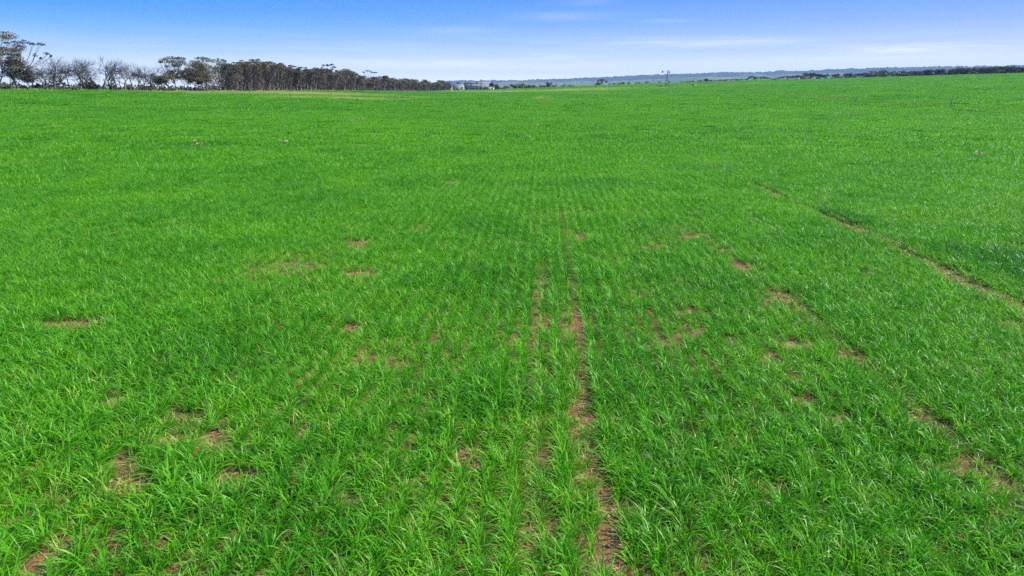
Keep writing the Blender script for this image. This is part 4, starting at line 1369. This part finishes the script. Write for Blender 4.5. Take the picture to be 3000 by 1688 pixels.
def palm(label, px, D, top, seed, crown_r=2.0, second=False):
    rng = np.random.default_rng(seed)
    b = at_range(px, D)
    H = py_to_z(px, top, D) - b[2]
    root = thing('palm_tree', label, 'palm', b, 0, 'palms in front of the long barn')
    mb = MB(); mb.tube([(0, 0, -0.3), (0.15, 0, H * 0.5), (0.05, 0, H * 0.8)], [0.28, 0.22, 0.2], 6); mb.build('trunk', M['bark_dark'], root)
    fr_ = MB()
    for k in range(15):
        a = rng.uniform(0, 6.28); e = rng.uniform(-0.3, 1.2)
        L = crown_r * rng.uniform(0.7, 1.1)
        p0_ = Vector((0.05, 0, H * 0.8)); d = Vector((math.cos(a) * math.cos(e), math.sin(a) * math.cos(e), math.sin(e)))
        side = Vector((-math.sin(a), math.cos(a), 0)) * 0.28
        p1 = p0_ + d * L * 0.6; p2 = p1 + (d + Vector((0, 0, -0.7))).normalized() * L * 0.5
        fr_.add([tuple(p0_ - side * .3), tuple(p0_ + side * .3), tuple(p1 + side), tuple(p1 - side), tuple(p2)], [(0, 1, 2, 3), (3, 2, 4, 4)])
    fr_.build('fronds', M['shrub'], root)


palm('short thin palm with a ragged tuft, leftmost of the three palms before the long barn', 1380, DF - 12, 243, 1, 1.5)
palm('bushy palm with drooping fronds, between the short thin palm and the tall one', 1397, DF - 12, 238, 2, 2.6)
palm('tall slim palm topping the barn roof, rightmost of the three palms', 1409, DF - 12, 230.5, 3, 2.2)
FG = 'bushes and trees round the farm sheds'
bush('round_tree', 'rounded dark tree against the left part of the long barn roof', 1364, DF - 10, 10, 245.5, 31, FG, cat='tree')
bush('garden_bush', 'olive low bush at the foot of the bushy palm', 1389, DF - 11, 10, 257.5, 32, FG, mat='leaf_olive')
bush('garden_bush', 'dark bush at the foot of the tall slim palm', 1408, DF - 11, 8, 256, 33, FG)
bush('garden_bush', 'dark bush between the tall slim palm and the white hut', 1417, DF - 11, 6, 256.5, 34, FG)
bush('flat_tree', 'dark flat topped tree showing behind the low grey shed roof', 1344, DF + 22, 24, 242.5, 35, FG, cat='tree')
bush('corner_tree', 'dark spreading tree beside the last windbreak gums and the lean-to', 1313, DF - 18, 20, 239.5, 36, FG, cat='tree')
bush('corner_tree', 'dark rounded bush just right of the white hut', 1454, DF - 6, 18, 251, 37, FG, mat='scrub')
bush('corner_tree', 'dark tree against the right end of the long barn', 1450, DF + 16, 22, 247, 38, FG, cat='tree')

# ------------------------------------------------------------------ trees and bushes along the crest to the right
CG = 'bushes along the crest right of the farm'
for (px, w, top, D, lab, sd, mt) in [
        (1474, 20, 254, 640, 'low dark bush next right of the farm, left of the tall pointed shrubs', 1, 'shrub'), (1485, 12, 252, 660, 'narrow dark bush by the left side of the tall pointed shrubs', 2, 'shrub'),
        (1503, 22, 248, 650, 'left shoulder of shrub leading up to the pointed peak', 3, 'scrub'), (1524, 30, 243, 650, 'tall grey dark shrub rising to a pointed peak', 4, 'shrub'), (1545, 18, 249, 660, 'rounded shrub on the right flank of the pointed one', 5, 'shrub'),
        (1562, 24, 250, 670, 'low rounded bush between the pointed shrub and the tall dark tree', 6, 'shrub'), (1590, 26, 250, 660, 'broad low bush at the left foot of the tall dark tree', 7, 'shrub'), (1608, 20, 241.5, 665, 'tall dark bushy tree in the middle of the crest line', 8, 'shrub'),
        (1628, 22, 250, 650, 'low bush at the right foot of the tall dark tree', 9, 'shrub'), (1648, 18, 250.5, 650, 'last low bush before the bare gap in the crest', 10, 'shrub'), (1672, 22, 249.5, 640, 'flat low bush after the gap in the crest', 11, 'shrub'), (1706, 12, 251, 640, 'smallest flat bush left of the lone umbrella gum', 12, 'shrub')]:
    D = max(D, float(edge_r(px_az_el(px, 255)[0])) + 12)
    bush('crest_shrub', lab, px, D, w, top, 60 + sd, CG, mat=mt)
bush('crest_shrub', 'dark dense bush at the left foot of the lone umbrella gum', 1750, 634, 16, 242, 75, CG)
plant_tree(1763, 232, 16, D=632, name='umbrella_gum', label='lone dark umbrella gum with split flat pads on the crest left of the windmill', cat='tree', group=CG, seed=211, stems=2, levels=3, leaf='leaf_dark', plates=0.15, crown_from=0.72, plate_r=1.7, leaf_n=60, leaf_size=0.6, flat=0.3, thick=1.4, fork=0.45, pads=[(1759, 235, 15, 5), (1768, 236, 10, 5), (1777, 240, 9, 6), (1763, 243, 9, 9), (1752, 238, 7, 4)])
SG = 'small rounded bushes strung along the crest by the windmill'
for i, (px, w, top) in enumerate([(1785, 5, 245), (1800, 12, 243.8), (1814, 8, 243), (1826, 14, 241), (1843, 8, 240), (1864, 6, 241), (1872, 6, 241), (1893, 7, 239), (1931, 6, 238.5), (1960, 5, 238), (1998, 10, 238.5), (2012, 8, 238), (2027, 16, 236.5), (2045, 6, 236), (2053, 8, 235.5)]):
    D = float(edge_r(px_az_el(px, 245)[0])) + 6
    bush('crest_bush', 'small dark rounded bush standing singly on the green crest near the windmill', px, D, w * 1.25, top - 0.6, 400 + i, SG, n=110)
bush('crest_shrub', 'larger round headed dark bush where the right hand tree line begins', 2066, float(edge_r(px_az_el(2066, 240)[0])) + 6, 12, 231, 480, CG)

RG = 'gums of the far tree line on the right'
proto = []
r0 = 650.0
for i, (lv, pl, leafm, mass) in enumerate([(3, 0.9, 'leaf_dark', 0), (3, 0.75, 'leaf_dark', 0), (3, 0.95, 'leaf_dark', 150), (3, 0.85, 'leaf_olive', 100), (3, 0.9, 'leaf_dark', 220)]):
    t_ = tree('line_gum', 'x', 'tree', RG, (0, 0, 0), 7.0, 3.0 + 0.4 * i, 700 + i, stems=2, levels=lv, leaf=leafm, plates=pl, crown_from=0.6 if not mass else 0.4, plate_r=1.25, leaf_n=34, leaf_size=0.6, flat=0.32, thick=1.6, mass=mass, mass_top=0.7, fork=0.45)
    proto.append(t_)
used = set()
rr = random.Random(12)
LINE_X = [2075, 2100, 2140, 2180, 2200, 2212, 2250, 2262, 2290, 2330, 2350, 2366, 2385, 2415, 2445, 2475, 2500, 2530, 2548, 2600, 2640, 2700, 2740, 2780, 2815, 2850, 2900, 2940, 3010]
LINE_Y = [235, 234, 232, 231, 223, 224, 226, 231, 222, 221, 218, 211, 214, 217, 217, 214, 213, 212, 218, 215, 208, 207, 204, 201.5, 197.5, 200, 195, 193.5, 195]
segs_ = [(2078, 2200, 'low dark bushy gum at the thin left end of the right tree line', 'left end of the right hand tree line'), (2200, 2535, 'open gum with flat dark pads, left of the big dark mound of trees', 'open gums left of the dark mound'), (2650, 3010, 'grey dark gum in the closed tree line right of the big dark mound', 'gums of the far right stretch')]
for (x0, x1, lab, grp) in segs_:
    px = x0
    while px < x1:
        D = float(edge_r(px_az_el(px, 230)[0])) + rr.uniform(4, 12)
        loc = at_range(px, D)
        H = max(1.6, py_to_z(px, float(np.interp(px, LINE_X, LINE_Y)) + rr.uniform(-1.5, 3.5), D) - loc[2])
        k = rr.choice((0, 1, 2, 3) if x0 < 2600 else (2, 3, 4, 4))
        sc_ = H / 7.0
        wd = max(0.55, sc_) * rr.uniform(0.85, 1.3)
        if k not in used:
            used.add(k)
            q = proto[k]; q.location = loc; q.scale = (wd, wd, sc_); q['label'] = lab; q['group'] = grp
        else:
            copy_thing(proto[k], loc, rr.uniform(0, 6.28), (wd, wd, sc_), lab, grp)
        px += rr.uniform(8, 13) * (1.0 if x0 != 2650 else 0.9)
for (px, w, top, lab, sd) in [(2545, 28, 217, 'left low shoulder of the big brown dark mound of trees', 1), (2570, 44, 208, 'big brown dark domed tree, left half of the mound', 2), (2578, 26, 203.5, 'highest rounded tree at the peak of the brown dark mound', 3), (2605, 40, 210, 'dark domed tree on the right slope of the mound', 4), (2632, 30, 214, 'low rounded tree at the right foot of the mound', 5)]:
    D = float(edge_r(px_az_el(px, 226)[0])) + (6 if sd != 3 else 14)
    bush('domed_tree', lab, px, D, w * 1.3, top, 820 + sd, 'big dark mound of trees on the right', mat='leaf_brown' if sd == 2 else 'shrub', n=420, cat='tree')
for i, px in enumerate(range(2655, 3010, 17)):
    D = float(edge_r(px_az_el(px, 220)[0])) + 3
    bush('understorey_bush', 'brown low bush under the gums of the far right tree line', px, D, rr.uniform(16, 24), float(np.interp(px, LINE_X, LINE_Y)) + 8 + rr.uniform(-1, 3), 860 + i, 'low brown bushes in the far right tree line', mat=rr.choice(('leaf_brown', 'scrub', 'leaf_brown')), n=150)
for i, px in enumerate(range(2205, 2530, 21)):
    D = float(edge_r(px_az_el(px, 232)[0])) + 3
    bush('understorey_bush', 'dark low bush between the stems of the open right hand gums', px, D, rr.uniform(10, 18), float(np.interp(px, LINE_X, LINE_Y)) + 9 + rr.uniform(-1, 2), 890 + i, 'low dark bushes under the open gums', n=110)

# far trees on the plain below the hills
PG = 'trees far out on the plain below the hills'
for i, (px, w, top, D) in enumerate([(1578, 10, 245, 1300), (1592, 12, 244, 1350), (1612, 16, 243.5, 1400), (1630, 14, 243, 1400), (1648, 9, 240.5, 1250), (1655, 8, 244, 1300), (1540, 18, 247, 1500), (1732, 3, 240.5, 1400), (1790, 10, 238, 1450), (1810, 12, 237.5, 1450), (1845, 6, 236.5, 1400), (1885, 5, 236, 1400), (1900, 8, 235.5, 1420), (1912, 6, 235.5, 1420)]):
    x, y, z = at_range(px, D)
    lab = 'far hazy tree on the plain between the crest bushes and the hills' if px < 1700 else 'far dot-like tree on pale fields below the hills near the windmill'
    z0 = py_to_z(px, 252, D)
    rng = np.random.default_rng(2000 + i)
    t_ = bush('distant_tree', lab, px, D, w, top, 950 + i, PG if px < 1700 else 'dot-like trees on the pale fields', mat='shrub', n=120, cat='tree')

# ------------------------------------------------------------------ stones and flowering weeds in the crop
def stone(label, px, py, w_px, seed):
    rng = np.random.default_rng(seed)
    b = hit(px, py)
    D = math.sqrt(b[0] ** 2 + b[1] ** 2 + EYE ** 2)
    R = w_px / 2 * D / F_PX
    bm = bmesh.new()
    bmesh.ops.create_icosphere(bm, subdivisions=3, radius=1.0)
    for v in bm.verts:
        n = v.co.normalized()
        k = 0.8 + 0.45 * float(fbm(n.x * 1.7 + seed, n.y * 1.7 + n.z * 2.3, seed, 3))
        v.co = Vector((n.x * k * R * 1.1, n.y * k * R * 0.85, n.z * k * R * 0.62))
    me = bpy.data.meshes.new('stone'); bm.to_mesh(me); bm.free()
    me.materials.append(M['stone'])
    o = bpy.data.objects.new('stone', me); COL.objects.link(o)
    o.location = (b[0], b[1], b[2] + R * 0.25); o.rotation_euler = (0, 0, rng.uniform(0, 6.28))
    tag(o, label, 'stone', 'loose stones on the bare soil')


for i, (px, py, w, lab) in enumerate([(318, 1412, 17, 'cream rounded stone, largest on the bare soil at lower left'), (548, 1321, 14, 'buff stone between grass tufts, right of the largest cream stone'), (634, 1247, 12, 'small pale stone highest of the trio near the lower left bare patch'),
                                      (546, 1258, 12, 'small cream stone on the upper edge of the lower left bare patch'), (127, 1684, 22, 'reddish stone at the bottom left corner of the field'), (62, 1450, 9, 'tiny stone half hidden in the grass near the left edge'),
                                      (1792, 1556, 13, 'pinkish stone in the bare wheel track at the bottom middle'), (1540, 1410, 9, 'small stone in the narrow left rut of the middle wheel track'), (1640, 574, 12, 'reddish stone at the far end of the middle wheel track'), (2776, 805, 12, 'pink stone in the bare wheel track on the right'), (2925, 872, 12, 'buff stone lower down the right wheel track'), (2460, 1035, 10, 'small buff stone in the thin patch between the two wheel tracks'),
                                      (256, 962, 16, 'flat pale stone in the left bare patch of the mid field'), (734, 301, 5, 'lone pale stone in the green field before the windbreak'), (44, 421, 5, 'small white stone far out in the crop at the left'), (2078, 502, 5, 'small white stone beside the right wheel track')]):
    stone(lab, px, py, w, 1200 + i)


def flower_weed(label, px, py, w_px, seed):
    rng = np.random.default_rng(seed)
    b = hit(px, py)
    D = math.sqrt(b[0] ** 2 + b[1] ** 2 + EYE ** 2)
    W = w_px / 2 * D / F_PX
    Hh = 0.34
    root = thing('flowering_weed', label, 'weed', b, 0, 'cream flowering weeds standing in the crop')
    st, fl, hd = MB(), MB(), MB()
    n = int(5 + W * 6)
    for k in range(n):
        a, q = rng.uniform(0, 6.28), math.sqrt(rng.uniform(0, 1)) * W
        x, y = math.cos(a) * q, math.sin(a) * q
        h = Hh * rng.uniform(0.7, 1.15)
        st.tube([(x * 0.8, y * 0.8, -0.02), (x, y, h)], [0.008, 0.005], 3)
        c = np.array([x, y, h]) + rng.normal(0, 0.025, (5, 3))
        hd.leaves(c, rng.uniform(0.07, 0.12, 5), rng, 0.6, 0.9)
        fl.leaves(np.array([x, y, h * 0.5]) + rng.normal(0, 0.06, (4, 3)), rng.uniform(0.08, 0.15, 4), rng, 0.0, 0.45)
    st.build('stem', M['weed'], root); fl.build('leaves', M['weed'], root); hd.build('flower_head', M['petal'], root)


for i, (px, py, w, lab) in enumerate([(1540, 412, 28, 'brightest clump of cream flowers, near the middle above the wheel track'), (1567, 374, 22, 'second cream flower clump, just behind the brightest one'), (1557, 357, 16, 'thin cream flower clump behind the second one'), (1593, 291, 18, 'pale flower clump in line with the rows, nearer of two far ones'), (1596, 284, 14, 'pale flower clump in line with the rows, farther of two'),
                                      (1060, 357, 40, 'wide sparse patch of cream flowers left of the middle'), (1020, 353, 26, 'thin cream flower patch at the left side of the wide sparse one'), (590, 434, 26, 'cream flowers alone in the left mid field'), (570, 428, 14, 'few cream flowers at the left of the lone clump'), (832, 427, 24, 'faint cream flower patch between the lone clump and the wide patch'), (1575, 302, 12, 'small cream tuft left of the far flower clumps in line with the rows'),
                                      (2632, 306, 18, 'white flowering weed at the foot of the paddock fence on the right'), (2875, 470, 30, 'sparse white flowers near the right edge')]):
    flower_weed(lab, px, py, w, 1300 + i)

def litter():
    """clods and bits of old straw lying on the bare soil"""
    rng = np.random.default_rng(41)
    X = np.concatenate([rng.uniform(-14, 14, 90000)]); Y = rng.uniform(2.5, 22, 90000)
    m_ = np.maximum(blob_mask(X, Y, BARE_W, 0.8), track_mask(X, Y))
    ok = (rng.random(len(X)) < m_ * 0.9) & (np.abs(np.arctan2(X, Y)) < 0.75)
    X, Y = X[ok], Y[ok]
    Z = terrain(X, Y)
    cut = int(len(X) * 0.55)
    cl_ = MB()
    for x, y, z in zip(X[:cut], Y[:cut], Z[:cut]):
        r = 0.008 + 0.028 * rng.random() ** 3
        d = np.array([(1, 0, 0), (0, 1, 0), (-1, 0, 0), (0, -1, 0), (0.2, 0.1, 0.8), (0, 0, -0.5)]) * r * rng.uniform(0.6, 1.3, (6, 1))
        a = rng.uniform(0, 6.28); c, s_ = math.cos(a), math.sin(a)
        d[:, :2] = d[:, :2] @ np.array([[c, s_], [-s_, c]])
        cl_.add(d + np.array([x, y, z + r * 0.2]), [(0, 1, 4, 4), (1, 2, 4, 4), (2, 3, 4, 4), (3, 0, 4, 4), (1, 0, 5, 5), (2, 1, 5, 5), (3, 2, 5, 5), (0, 3, 5, 5)])
    o = cl_.build('soil_clods', M['clod']); o['kind'] = 'stuff'
    st = MB()
    x, y, z = X[cut:], Y[cut:], Z[cut:] + 0.012
    n = len(x)
    a = rng.uniform(0, 6.28, n); L = rng.uniform(0.03, 0.11, n); w = 0.004
    dx, dy = np.cos(a) * L / 2, np.sin(a) * L / 2
    wx, wy = -np.sin(a) * w, np.cos(a) * w
    t = rng.uniform(-0.01, 0.02, n)
    v = np.stack([np.stack([x - dx - wx, y - dy - wy, z], 1), np.stack([x + dx - wx, y + dy - wy, z + t], 1), np.stack([x + dx + wx, y + dy + wy, z + t], 1), np.stack([x - dx + wx, y - dy + wy, z], 1)], 1).reshape(-1, 3)
    st.add(v, np.arange(4 * n).reshape(n, 4))
    o = st.build('straw_litter', M['straw']); o['kind'] = 'stuff'


M['clod'] = simple_mat('soil_clod', (0.32, 0.18, 0.10), (0.17, 0.09, 0.048), 9, 0.95)
M['straw'] = simple_mat('old_straw', (0.42, 0.35, 0.20), (0.28, 0.22, 0.12), 6, 0.9)
litter()

# ------------------------------------------------------------------ air
hz, nt, out = new_mat('haze_air')
pv = nt.n('ShaderNodeVolumePrincipled')
pv.inputs['Color'].default_value = (0.38, 0.60, 1.0, 1.0)
pv.inputs['Density'].default_value = HAZE
pv.inputs['Anisotropy'].default_value = 0.0
nt.link(pv.outputs[0], out.inputs['Volume'])
mb = MB(); mb.box(-HAZE_REACH, HAZE_REACH, -HAZE_REACH, HAZE_REACH, -60, HAZE_TOP)
haze = mb.build('haze', hz)
haze['kind'] = 'stuff'

for _o in COL.objects:
    if _o.get('label') and not 4 <= len(_o['label'].replace('-', ' ').split()) <= 16:
        print('LABEL', len(_o['label'].split()), _o['label'])
